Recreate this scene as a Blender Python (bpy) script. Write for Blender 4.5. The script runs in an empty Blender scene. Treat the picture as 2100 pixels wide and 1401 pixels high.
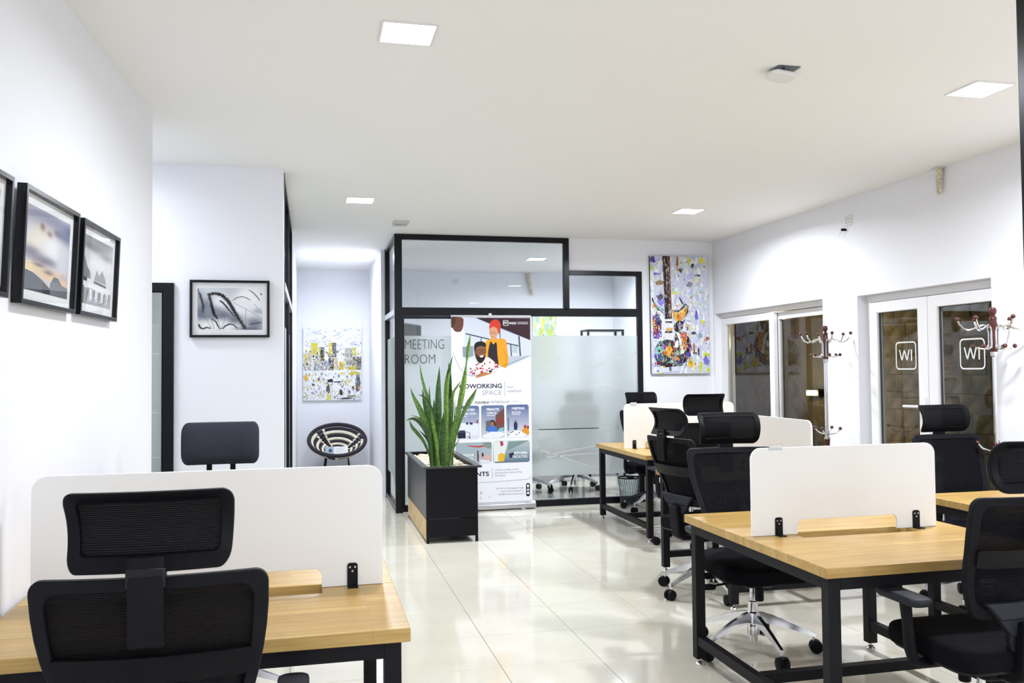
import bpy, bmesh, math, random
from mathutils import Vector, Matrix

scene = bpy.context.scene
COL = scene.collection
R = math.radians

# ------------------------------------------------------------------ camera
CAM_H = 1.5
F_PX, YAW, PITCH, ROLL = 1770.0, 0.2290, 0.0327, 0.0098
_f = Vector((math.sin(YAW) * math.cos(PITCH), math.cos(YAW) * math.cos(PITCH), math.sin(PITCH)))
_r = Vector((math.cos(YAW), -math.sin(YAW), 0))
_d = _f.cross(_r)
_r2 = _r * math.cos(ROLL) + _d * math.sin(ROLL)
_d2 = _d * math.cos(ROLL) - _r * math.sin(ROLL)
cam_data = bpy.data.cameras.new('camera')
cam_data.sensor_width = 36.0
cam_data.lens = 36.0 * F_PX / 2100.0
cam_data.clip_start = 0.05
cam_data.clip_end = 100
cam = bpy.data.objects.new('camera', cam_data)
COL.objects.link(cam)
cam.matrix_world = Matrix(((_r2.x, -_d2.x, -_f.x, 0), (_r2.y, -_d2.y, -_f.y, 0), (_r2.z, -_d2.z, -_f.z, CAM_H), (0, 0, 0, 1)))
scene.camera = cam

# ------------------------------------------------------------------ world (night) and exposure
world = bpy.data.worlds.new('night_sky')
scene.world = world
world.use_nodes = True
world.node_tree.nodes['Background'].inputs[0].default_value = (0.010, 0.012, 0.017, 1)
world.node_tree.nodes['Background'].inputs[1].default_value = 0.6
scene.view_settings.view_transform = 'Standard'
scene.view_settings.look = 'None'
scene.view_settings.gamma = 1.0
scene.view_settings.use_curve_mapping = False
scene.view_settings.exposure = 0.42
LAMP_POWER = 45.0
LAMP_COLOR = (0.89, 0.93, 1.0)

# ------------------------------------------------------------------ materials
MATS = {}


def nodes_of(m):
    m.use_nodes = True
    nt = m.node_tree
    return nt, nt.nodes['Principled BSDF']


def pmat(name, col, rough=0.5, metal=0.0, spec=0.5, bump=0.0, bscale=200.0, var=0.0, vscale=6.0, coat=0.0, trans=0.0):
    """plain procedural material with a little colour variation and relief"""
    m = bpy.data.materials.new(name)
    nt, b = nodes_of(m)
    b.inputs['Base Color'].default_value = (*col, 1)
    b.inputs['Roughness'].default_value = rough
    b.inputs['Metallic'].default_value = metal
    b.inputs['Specular IOR Level'].default_value = spec
    b.inputs['Coat Weight'].default_value = coat
    if trans:
        b.inputs['Subsurface Weight'].default_value = trans
        b.inputs['Subsurface Radius'].default_value = (0.02, 0.02, 0.02)
    tc = nt.nodes.new('ShaderNodeTexCoord')
    if var:
        n = nt.nodes.new('ShaderNodeTexNoise')
        n.inputs['Scale'].default_value = vscale
        n.inputs['Detail'].default_value = 4
        nt.links.new(tc.outputs['Object'], n.inputs['Vector'])
        mx = nt.nodes.new('ShaderNodeMix')
        mx.data_type = 'RGBA'
        mx.inputs['A'].default_value = (*[c * (1 - var) for c in col], 1)
        mx.inputs['B'].default_value = (*[min(1, c * (1 + var)) for c in col], 1)
        mr = nt.nodes.new('ShaderNodeMapRange')
        mr.inputs['From Min'].default_value = 0.36
        mr.inputs['From Max'].default_value = 0.64
        nt.links.new(n.outputs['Fac'], mr.inputs['Value'])
        nt.links.new(mr.outputs['Result'], mx.inputs['Factor'])
        nt.links.new(mx.outputs['Result'], b.inputs['Base Color'])
    if bump:
        n2 = nt.nodes.new('ShaderNodeTexNoise')
        n2.inputs['Scale'].default_value = bscale
        n2.inputs['Detail'].default_value = 3
        nt.links.new(tc.outputs['Object'], n2.inputs['Vector'])
        bp = nt.nodes.new('ShaderNodeBump')
        bp.inputs['Strength'].default_value = bump
        bp.inputs['Distance'].default_value = 0.002
        nt.links.new(n2.outputs['Fac'], bp.inputs['Height'])
        nt.links.new(bp.outputs['Normal'], b.inputs['Normal'])
    MATS[name] = m
    return m


def wood_mat(name, base, dark, rough=0.35, stave=0.045, length=0.5, rot=0.0):
    m = bpy.data.materials.new(name)
    nt, b = nodes_of(m)
    tc = nt.nodes.new('ShaderNodeTexCoord')
    mp = nt.nodes.new('ShaderNodeMapping')
    mp.inputs['Rotation'].default_value = (0, 0, rot)
    nt.links.new(tc.outputs['Object'], mp.inputs['Vector'])
    br = nt.nodes.new('ShaderNodeTexBrick')
    br.inputs['Scale'].default_value = 1.0
    br.inputs['Brick Width'].default_value = length
    br.inputs['Row Height'].default_value = stave
    br.inputs['Mortar Size'].default_value = 0.0006
    br.inputs['Bias'].default_value = 0.0
    br.inputs['Color1'].default_value = (*base, 1)
    br.inputs['Color2'].default_value = (*[0.45 * a + 0.55 * c for a, c in zip(base, dark)], 1)
    br.inputs['Mortar'].default_value = (*dark, 1)
    nt.links.new(mp.outputs['Vector'], br.inputs['Vector'])
    mp2 = nt.nodes.new('ShaderNodeMapping')
    mp2.inputs['Scale'].default_value = (3, 60, 60)
    nt.links.new(mp.outputs['Vector'], mp2.inputs['Vector'])
    n = nt.nodes.new('ShaderNodeTexNoise')
    n.inputs['Scale'].default_value = 1.5
    n.inputs['Detail'].default_value = 6
    nt.links.new(mp2.outputs['Vector'], n.inputs['Vector'])
    rp = nt.nodes.new('ShaderNodeValToRGB')
    rp.color_ramp.elements[0].position = 0.35
    rp.color_ramp.elements[0].color = (0.72, 0.64, 0.54, 1)
    rp.color_ramp.elements[1].position = 0.7
    rp.color_ramp.elements[1].color = (1, 1, 1, 1)
    nt.links.new(n.outputs['Fac'], rp.inputs['Fac'])
    mx = nt.nodes.new('ShaderNodeMix')
    mx.data_type = 'RGBA'
    mx.blend_type = 'MULTIPLY'
    mx.inputs['Factor'].default_value = 0.8
    nt.links.new(br.outputs['Color'], mx.inputs['A'])
    nt.links.new(rp.outputs['Color'], mx.inputs['B'])
    nt.links.new(mx.outputs['Result'], b.inputs['Base Color'])
    b.inputs['Roughness'].default_value = rough
    MATS[name] = m
    return m


def emit_mat(name, col, strength):
    m = bpy.data.materials.new(name)
    nt, b = nodes_of(m)
    b.inputs['Base Color'].default_value = (*col, 1)
    b.inputs['Emission Color'].default_value = (*col, 1)
    b.inputs['Emission Strength'].default_value = strength
    MATS[name] = m
    return m


def glass_mat(name, tint=(1, 1, 1), ior=1.5, rough=0.0, base=0.0):
    """thin architectural glass: clear pass-through with Fresnel reflection"""
    m = bpy.data.materials.new(name)
    nt, b = nodes_of(m)
    out = nt.nodes['Material Output']
    tr = nt.nodes.new('ShaderNodeBsdfTransparent')
    tr.inputs[0].default_value = (*tint, 1)
    gl = nt.nodes.new('ShaderNodeBsdfGlossy')
    gl.inputs['Roughness'].default_value = rough
    fr = nt.nodes.new('ShaderNodeFresnel')
    fr.inputs['IOR'].default_value = ior
    mx = nt.nodes.new('ShaderNodeMixShader')
    ge = nt.nodes.new('ShaderNodeNewGeometry')      # inner faces of the thin sheet only pass light on
    sb_ = nt.nodes.new('ShaderNodeMath')
    sb_.operation = 'SUBTRACT'
    sb_.inputs[0].default_value = 1.0
    nt.links.new(ge.outputs['Backfacing'], sb_.inputs[1])
    ml = nt.nodes.new('ShaderNodeMath')
    ml.operation = 'MULTIPLY'
    nt.links.new(fr.outputs[0], ml.inputs[0])
    nt.links.new(sb_.outputs[0], ml.inputs[1])
    nt.links.new(ml.outputs[0], mx.inputs[0])
    nt.links.new(tr.outputs[0], mx.inputs[1])
    nt.links.new(gl.outputs[0], mx.inputs[2])
    nt.links.new(mx.outputs[0], out.inputs['Surface'])
    nt.nodes.remove(b)
    MATS[name] = m
    return m


def film_mat(name, col, rough=0.4, diff=0.5, ior=1.2):
    """frosted privacy film: part scattering, part rough refraction"""
    m = bpy.data.materials.new(name)
    nt, b = nodes_of(m)
    out = nt.nodes['Material Output']
    rf = nt.nodes.new('ShaderNodeBsdfRefraction')
    rf.inputs['Color'].default_value = (*col, 1)
    rf.inputs['Roughness'].default_value = rough
    rf.inputs['IOR'].default_value = ior
    df = nt.nodes.new('ShaderNodeBsdfDiffuse')
    df.inputs['Color'].default_value = (*col, 1)
    tl = nt.nodes.new('ShaderNodeBsdfTranslucent')
    tl.inputs['Color'].default_value = (*col, 1)
    m0 = nt.nodes.new('ShaderNodeMixShader')
    m0.inputs[0].default_value = 0.5
    nt.links.new(df.outputs[0], m0.inputs[1])
    nt.links.new(tl.outputs[0], m0.inputs[2])
    m1 = nt.nodes.new('ShaderNodeMixShader')
    m1.inputs[0].default_value = diff
    nt.links.new(rf.outputs[0], m1.inputs[1])
    nt.links.new(m0.outputs[0], m1.inputs[2])
    nt.links.new(m1.outputs[0], out.inputs['Surface'])
    nt.nodes.remove(b)
    MATS[name] = m
    return m


def mesh_fabric(name, col, open_lo, open_hi, period):
    """woven chair mesh: dark threads with fine horizontal openings"""
    m = bpy.data.materials.new(name)
    nt, b = nodes_of(m)
    out = nt.nodes['Material Output']
    b.inputs['Base Color'].default_value = (*col, 1)
    b.inputs['Roughness'].default_value = 0.8
    b.inputs['Specular IOR Level'].default_value = 0.1
    tc = nt.nodes.new('ShaderNodeTexCoord')
    sx = nt.nodes.new('ShaderNodeSeparateXYZ')
    nt.links.new(tc.outputs['Object'], sx.inputs[0])
    mu = nt.nodes.new('ShaderNodeMath')
    mu.operation = 'MULTIPLY'
    mu.inputs[1].default_value = 2 * math.pi / period
    nt.links.new(sx.outputs['Z'], mu.inputs[0])
    sn = nt.nodes.new('ShaderNodeMath')
    sn.operation = 'SINE'
    nt.links.new(mu.outputs[0], sn.inputs[0])
    mr = nt.nodes.new('ShaderNodeMapRange')
    mr.inputs['From Min'].default_value = -1
    mr.inputs['From Max'].default_value = 1
    mr.inputs['To Min'].default_value = open_lo
    mr.inputs['To Max'].default_value = open_hi
    nt.links.new(sn.outputs[0], mr.inputs['Value'])
    tr = nt.nodes.new('ShaderNodeBsdfTransparent')
    mx = nt.nodes.new('ShaderNodeMixShader')
    nt.links.new(mr.outputs['Result'], mx.inputs[0])
    nt.links.new(b.outputs[0], mx.inputs[1])
    nt.links.new(tr.outputs[0], mx.inputs[2])
    nt.links.new(mx.outputs[0], out.inputs['Surface'])
    MATS[name] = m
    return m


def paint_mat(name, rough=0.5, bump=0.0, spec=0.3):
    """colour comes from the painted strokes' own colour attribute"""
    m = bpy.data.materials.new(name)
    nt, b = nodes_of(m)
    a = nt.nodes.new('ShaderNodeVertexColor')
    a.layer_name = 'paint'
    b.inputs['Roughness'].default_value = rough
    b.inputs['Specular IOR Level'].default_value = spec
    if not bump:
        nt.links.new(a.outputs['Color'], b.inputs['Base Color'])
    else:
        tc = nt.nodes.new('ShaderNodeTexCoord')
        cols = a.outputs['Color']
        for scl, lo, hi, tone, amt in (((70, 70, 18), 0.56, 0.66, (0.86, 0.87, 0.92, 1), 0.55), ((60, 60, 45), 0.60, 0.68, (0.03, 0.03, 0.05, 1), 0.5)):
            mp = nt.nodes.new('ShaderNodeMapping')
            mp.inputs['Scale'].default_value = scl
            nt.links.new(tc.outputs['Object'], mp.inputs['Vector'])
            ns = nt.nodes.new('ShaderNodeTexNoise')
            ns.inputs['Scale'].default_value = 1.0
            ns.inputs['Detail'].default_value = 5
            nt.links.new(mp.outputs['Vector'], ns.inputs['Vector'])
            mr = nt.nodes.new('ShaderNodeMapRange')
            mr.inputs['From Min'].default_value = lo
            mr.inputs['From Max'].default_value = hi
            mr.inputs['To Max'].default_value = amt
            nt.links.new(ns.outputs['Fac'], mr.inputs['Value'])
            mx = nt.nodes.new('ShaderNodeMix')
            mx.data_type = 'RGBA'
            mx.inputs['B'].default_value = tone
            nt.links.new(mr.outputs['Result'], mx.inputs['Factor'])
            nt.links.new(cols, mx.inputs['A'])
            cols = mx.outputs['Result']
        nt.links.new(cols, b.inputs['Base Color'])
        n = nt.nodes.new('ShaderNodeTexNoise')
        n.inputs['Scale'].default_value = 90
        nt.links.new(tc.outputs['Object'], n.inputs['Vector'])
        bp = nt.nodes.new('ShaderNodeBump')
        bp.inputs['Strength'].default_value = bump
        bp.inputs['Distance'].default_value = 0.004
        nt.links.new(n.outputs['Fac'], bp.inputs['Height'])
        nt.links.new(bp.outputs['Normal'], b.inputs['Normal'])
    MATS[name] = m
    return m


def tile_mat(name):
    m = bpy.data.materials.new(name)
    nt, b = nodes_of(m)
    tc = nt.nodes.new('ShaderNodeTexCoord')
    oi = nt.nodes.new('ShaderNodeObjectInfo')
    ad = nt.nodes.new('ShaderNodeVectorMath')
    ad.operation = 'ADD'
    nt.links.new(tc.outputs['Object'], ad.inputs[0])
    nt.links.new(oi.outputs['Location'], ad.inputs[1])
    n = nt.nodes.new('ShaderNodeTexNoise')
    n.inputs['Scale'].default_value = 2.2
    n.inputs['Detail'].default_value = 6
    n.inputs['Distortion'].default_value = 1.2
    nt.links.new(ad.outputs[0], n.inputs['Vector'])
    rp = nt.nodes.new('ShaderNodeValToRGB')
    rp.color_ramp.elements[0].position = 0.3
    rp.color_ramp.elements[0].color = (0.60, 0.57, 0.475, 1)
    rp.color_ramp.elements[1].position = 0.75
    rp.color_ramp.elements[1].color = (0.66, 0.63, 0.54, 1)
    nt.links.new(n.outputs['Fac'], rp.inputs['Fac'])
    nt.links.new(rp.outputs['Color'], b.inputs['Base Color'])
    b.inputs['Roughness'].default_value = 0.09
    b.inputs['Specular IOR Level'].default_value = 0.5
    MATS[name] = m
    return m


pmat('wall_paint', (0.875, 0.888, 0.94), 0.6, bump=0.08, bscale=60)
pmat('ceiling_paint', (0.92, 0.92, 0.91), 0.75, bump=0.05, bscale=80)
pmat('screed', (0.35, 0.33, 0.29), 0.8)
tile_mat('floor_tile')
wood_mat('desk_wood', (0.60, 0.405, 0.135), (0.42, 0.25, 0.075), 0.36)
pmat('raw_wood', (0.70, 0.50, 0.26), 0.6, var=0.15, vscale=9, bump=0.2)
pmat('black_metal', (0.006, 0.006, 0.008), 0.5, spec=0.18, bump=0.08, bscale=300)
pmat('gloss_black', (0.005, 0.005, 0.008), 0.25, spec=0.25)
pmat('black_plastic', (0.004, 0.004, 0.006), 0.5, spec=0.14, bump=0.1, bscale=500)
pmat('grey_plastic', (0.006, 0.0063, 0.009), 0.55, spec=0.14, bump=0.15, bscale=400)
pmat('shell_plastic', (0.016, 0.0175, 0.025), 0.55, spec=0.25, bump=0.2, bscale=300)
pmat('black_fabric', (0.004, 0.004, 0.006), 0.9, spec=0.1, bump=0.3, bscale=700)
pmat('charcoal_fabric', (0.030, 0.032, 0.046), 0.85, spec=0.25, bump=0.3, bscale=700)
mesh_fabric('chair_mesh', (0.005, 0.005, 0.007), 0.0, 0.16, 0.0052)
pmat('chrome', (0.75, 0.75, 0.77), 0.12, metal=1.0)
pmat('brushed_metal', (0.62, 0.62, 0.64), 0.32, metal=1.0)
pmat('acrylic', (0.93, 0.93, 0.925), 0.38)
pmat('upvc', (0.86, 0.86, 0.875), 0.28)
pmat('gasket', (0.09, 0.09, 0.10), 0.6)
pmat('maroon_wood', (0.075, 0.008, 0.007), 0.22, coat=0.3)
pmat('white_plastic', (0.82, 0.82, 0.81), 0.35)
pmat('grey_box', (0.60, 0.60, 0.58), 0.5)
pmat('dark_hole', (0.02, 0.02, 0.02), 0.9)
pmat('banner_white', (0.84, 0.85, 0.90), 0.45)
pmat('mat_board', (0.86, 0.87, 0.88), 0.7)
pmat('canvas_edge', (0.05, 0.045, 0.06), 0.7)
pmat('canvas_pale', (0.70, 0.70, 0.72), 0.7)
pmat('letter_black', (0.01, 0.01, 0.012), 0.5)
pmat('letter_white', (0.85, 0.88, 0.90), 0.5)
pmat('leaf_dark', (0.036, 0.092, 0.020), 0.38, var=0.45, vscale=45)
pmat('leaf_mid', (0.066, 0.150, 0.026), 0.38, var=0.40, vscale=45)
pmat('leaf_bright', (0.125, 0.240, 0.032), 0.38, var=0.35, vscale=45)
pmat('pebble', (0.66, 0.56, 0.42), 0.6, var=0.35, vscale=40)
pmat('planter_black', (0.004, 0.004, 0.006), 0.42, spec=0.16, bump=0.12, bscale=120)
pmat('planter_grey', (0.030, 0.032, 0.033), 0.28, bump=0.15, bscale=90)
pmat('coil_black', (0.016, 0.012, 0.022), 0.75, bump=0.5, bscale=300)
pmat('coil_cream', (0.78, 0.74, 0.58), 0.75, bump=0.5, bscale=300)
pmat('concrete_block', (0.19, 0.165, 0.125), 0.95, var=0.35, vscale=7, bump=0.8, bscale=60)
pmat('plaster_outside', (0.26, 0.235, 0.20), 0.95, var=0.2, vscale=2)
pmat('ground_outside', (0.10, 0.09, 0.08), 0.95)
pmat('tape_beige', (0.66, 0.60, 0.46), 0.7, var=0.3, vscale=40)
pmat('dark_table', (0.06, 0.05, 0.05), 0.35)
pmat('tv_grey', (0.10, 0.11, 0.12), 0.4)
pmat('bin_wire', (0.10, 0.10, 0.10), 0.4, metal=0.6)
emit_mat('lamp_panel', (0.97, 0.98, 1.0), 14.0)
emit_mat('outdoor_lamp', (1.0, 0.72, 0.22), 7.0)
glass_mat('clear_glass', (0.97, 0.985, 0.98))
glass_mat('window_glass', (0.86, 0.88, 0.86), ior=1.62)
glass_mat('picture_glass', (1, 1, 1), ior=1.5)
glass_mat('clear_plastic', (0.92, 0.95, 0.97), ior=1.4, rough=0.1)
film_mat('frosted_film', (0.90, 0.93, 0.93), 0.34, 0.36, 1.25)
paint_mat('oil_paint', 0.45, 0.5)
paint_mat('print', 0.5, 0.0)


# ------------------------------------------------------------------ geometry helpers
def rrect(x0, y0, x1, y1, r, n=5):
    """rounded rectangle outline, counter-clockwise; r may be a tuple (bl, br, tr, tl)"""
    if not isinstance(r, (tuple, list)):
        r = (r, r, r, r)
    pts = []
    for (cx, cy, sx, sy, a0, rr) in ((x0, y0, 1, 1, 180, r[0]), (x1, y0, -1, 1, 270, r[1]), (x1, y1, -1, -1, 0, r[2]), (x0, y1, 1, -1, 90, r[3])):
        if rr <= 0:
            pts.append((cx, cy))
            continue
        for i in range(n + 1):
            a = R(a0 + 90 * i / n)
            pts.append((cx + sx * rr + rr * math.cos(a), cy + sy * rr + rr * math.sin(a)))
    return pts


class MB:
    """collects shapes for ONE mesh object"""

    def __init__(s):
        s.v, s.f, s.m = [], [], []

    def add(s, vs, fs, m=0):
        o = len(s.v)
        s.v += [tuple(p) for p in vs]
        s.f += [tuple(i + o for i in f) for f in fs]
        s.m += [m] * len(fs)
        return s

    def box(s, a, b, m=0):
        x0, y0, z0 = [min(p, q) for p, q in zip(a, b)]
        x1, y1, z1 = [max(p, q) for p, q in zip(a, b)]
        return s.add([(x0, y0, z0), (x1, y0, z0), (x1, y1, z0), (x0, y1, z0), (x0, y0, z1), (x1, y0, z1), (x1, y1, z1), (x0, y1, z1)],
                     [(0, 3, 2, 1), (4, 5, 6, 7), (0, 1, 5, 4), (1, 2, 6, 5), (2, 3, 7, 6), (3, 0, 4, 7)], m)

    def prism(s, pts, lo, hi, axis='z', m=0):
        def P(u, v, w):
            return {'z': (u, v, w), 'y': (u, w, v), 'x': (w, u, v)}[axis]
        n = len(pts)
        vs = [P(u, v, lo) for u, v in pts] + [P(u, v, hi) for u, v in pts]
        fs = [tuple(range(n))[::-1], tuple(range(n, 2 * n))] + [(i, (i + 1) % n, n + (i + 1) % n, n + i) for i in range(n)]
        return s.add(vs, fs, m)

    def stack(s, pts, levels, m=0, center=(0, 0)):
        """rings of one outline at (z, scale) levels"""
        n = len(pts)
        vs, fs = [], []
        for z, k in levels:
            vs += [(center[0] + (x - center[0]) * k, center[1] + (y - center[1]) * k, z) for x, y in pts]
        for L in range(len(levels) - 1):
            for i in range(n):
                j = (i + 1) % n
                fs.append((L * n + i, L * n + j, (L + 1) * n + j, (L + 1) * n + i))
        fs.append(tuple(range(n))[::-1])
        fs.append(tuple(range((len(levels) - 1) * n, len(levels) * n)))
        return s.add(vs, fs, m)

    def tube(s, path, r, n=10, m=0, flat=1.0):
        path = [Vector(p) for p in path]
        rs = r if isinstance(r, (list, tuple)) else [r] * len(path)
        vs, fs = [], []
        t0 = (path[1] - path[0]).normalized()
        ref = Vector((0, 0, 1)) if abs(t0.z) < 0.9 else Vector((1, 0, 0))
        a = t0.cross(ref).normalized()
        for i, p in enumerate(path):
            t = (path[min(i + 1, len(path) - 1)] - path[max(i - 1, 0)]).normalized()
            a = (a - t * a.dot(t)).normalized()
            b = t.cross(a)
            for k in range(n):
                q = 2 * math.pi * k / n
                vs.append(p + (a * math.cos(q) + b * math.sin(q) * flat) * rs[i])
        for i in range(len(path) - 1):
            for k in range(n):
                l = (k + 1) % n
                fs.append((i * n + k, i * n + l, (i + 1) * n + l, (i + 1) * n + k))
        fs.append(tuple(range(n))[::-1])
        fs.append(tuple(range((len(path) - 1) * n, len(path) * n)))
        return s.add(vs, fs, m)

    def lathe(s, prof, c=(0, 0, 0), n=20, m=0, axis='z'):
        vs, fs = [], []
        for r, h in prof:
            for k in range(n):
                q = 2 * math.pi * k / n
                u, w = r * math.cos(q), r * math.sin(q)
                p = {'z': (u, w, h), 'x': (h, u, w), 'y': (u, h, w)}[axis]
                vs.append((c[0] + p[0], c[1] + p[1], c[2] + p[2]))
        for i in range(len(prof) - 1):
            for k in range(n):
                l = (k + 1) % n
                fs.append((i * n + k, i * n + l, (i + 1) * n + l, (i + 1) * n + k))
        fs.append(tuple(range(n))[::-1])
        fs.append(tuple(range((len(prof) - 1) * n, len(prof) * n)))
        return s.add(vs, fs, m)

    def ball(s, c, r, n=12, m=0, sq=(1, 1, 1)):
        k = max(4, n // 2)
        prof = [(max(1e-4, r * math.sin(math.pi * i / k)), -r * math.cos(math.pi * i / k)) for i in range(k + 1)]
        o = len(s.v)
        s.lathe(prof, (0, 0, 0), n, m)
        for i in range(o, len(s.v)):
            x, y, z = s.v[i]
            s.v[i] = (c[0] + x * sq[0], c[1] + y * sq[1], c[2] + z * sq[2])
        return s

    def ring_panel(s, outer, inner, fn, th, m=0):
        """flat ring between two outlines (same count), mapped by fn(u,v,w), thickness th"""
        n = len(outer)
        vs = []
        for w in (-th / 2, th / 2):
            vs += [fn(u, v, w) for u, v in outer] + [fn(u, v, w) for u, v in inner]
        fs = []
        for i in range(n):
            j = (i + 1) % n
            fs += [(i, j, n + j, n + i), (2 * n + i, 3 * n + i, 3 * n + j, 2 * n + j),
                   (i, 2 * n + i, 2 * n + j, j), (n + i, n + j, 3 * n + j, 3 * n + i)]
        return s.add(vs, fs, m)

    def sheet(s, outline, fn, th, m=0, rings=5):
        """filled outline mapped by fn(u,v,w), curved by concentric rings"""
        n = len(outline)
        cu = sum(p[0] for p in outline) / n
        cv = sum(p[1] for p in outline) / n
        vs, fs = [], []
        for w in (-th / 2, th / 2):
            for q in range(rings):
                k = 1 - q / rings
                vs += [fn(cu + (u - cu) * k, cv + (v - cv) * k, w) for u, v in outline]
            vs.append(fn(cu, cv, w))
        B = rings * n + 1
        for side in (0, 1):
            o = side * B
            for q in range(rings - 1):
                for i in range(n):
                    j = (i + 1) % n
                    f = (o + q * n + i, o + q * n + j, o + (q + 1) * n + j, o + (q + 1) * n + i)
                    fs.append(f if side == 0 else f[::-1])
            for i in range(n):
                j = (i + 1) % n
                f = (o + (rings - 1) * n + i, o + (rings - 1) * n + j, o + rings * n)
                fs.append(f if side == 0 else f[::-1])
        for i in range(n):
            j = (i + 1) % n
            fs.append((i, B + i, B + j, j))
        return s.add(vs, fs, m)

    def data(s, name, mats, smooth=38):
        me = bpy.data.meshes.new(name)
        me.from_pydata(s.v, [], s.f)
        for q in (mats if isinstance(mats, (list, tuple)) else [mats]):
            me.materials.append(MATS[q])
        me.polygons.foreach_set('material_index', s.m)
        bm = bmesh.new()
        bm.from_mesh(me)
        bmesh.ops.recalc_face_normals(bm, faces=bm.faces)
        bm.to_mesh(me)
        bm.free()
        if smooth:
            me.polygons.foreach_set('use_smooth', [True] * len(me.polygons))
            me.set_sharp_from_angle(angle=R(smooth))
        me.update()
        return me

    def build(s, name, mats, parent=None, smooth=38, bevel=0.0, label=None, world=False):
        """link as one mesh object; with world=True the shapes were given in room coordinates"""
        if world and parent is not None:
            off = Vector((0, 0, 0))
            p = parent
            while p is not None:
                off += p.location
                p = p.parent
            s.v = [(x - off.x, y - off.y, z - off.z) for x, y, z in s.v]
        o = bpy.data.objects.new(name, s.data(name, mats, smooth))
        COL.objects.link(o)
        o.parent = parent
        if bevel:
            b = o.modifiers.new('soft_edges', 'BEVEL')
            b.width = bevel
            b.segments = 2
            b.limit_method = 'ANGLE'
            b.angle_limit = R(50)
        if label:
            o['label'] = label
        return o


def thing(name, label, cat, loc=(0, 0, 0), rz=0.0, group=None):
    o = bpy.data.objects.new(name, None)
    COL.objects.link(o)
    o.empty_display_size = 0.1
    o.location = loc
    o.rotation_euler = (0, 0, rz)
    return tag(o, label, cat, group)


def tag(o, label=None, cat=None, group=None, kind=None):
    if label:
        o['label'] = label
    if cat:
        o['category'] = cat
    if group:
        o['group'] = group
    if kind:
        o['kind'] = kind
    return o


def copy_tree(o, parent=None):
    c = o.copy()
    COL.objects.link(c)
    c.parent = parent
    for ch in o.children:
        copy_tree(ch, c)
    return c


def struct(name, mb, mat, label=None, **k):
    o = mb.build(name, mat, **k)
    return tag(o, label, None, None, 'structure')


_text_cache = {}


def text_shape(body, bold=0.0):
    key = (body, bold)
    if key not in _text_cache:
        cu = bpy.data.curves.new('lettering_curve', 'FONT')
        cu.body = body
        cu.size = 1.0
        cu.offset = bold
        cu.resolution_u = 3
        ob = bpy.data.objects.new('lettering_curve', cu)
        COL.objects.link(ob)
        dg = bpy.context.evaluated_depsgraph_get()
        dg.update()
        ev = ob.evaluated_get(dg)
        me = ev.to_mesh()
        vs = [(v.co.x, v.co.y) for v in me.vertices]
        fs = [tuple(p.vertices) for p in me.polygons]
        ev.to_mesh_clear()
        bpy.data.objects.remove(ob)
        bpy.data.curves.remove(cu)
        _text_cache[key] = (vs, fs)
    return _text_cache[key]


def srgb(h):
    if isinstance(h, str):
        h = [int(h[i:i + 2], 16) / 255 for i in (0, 2, 4)]
    return tuple(c / 12.92 if c <= 0.04045 else ((c + 0.055) / 1.055) ** 2.4 for c in h)


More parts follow.
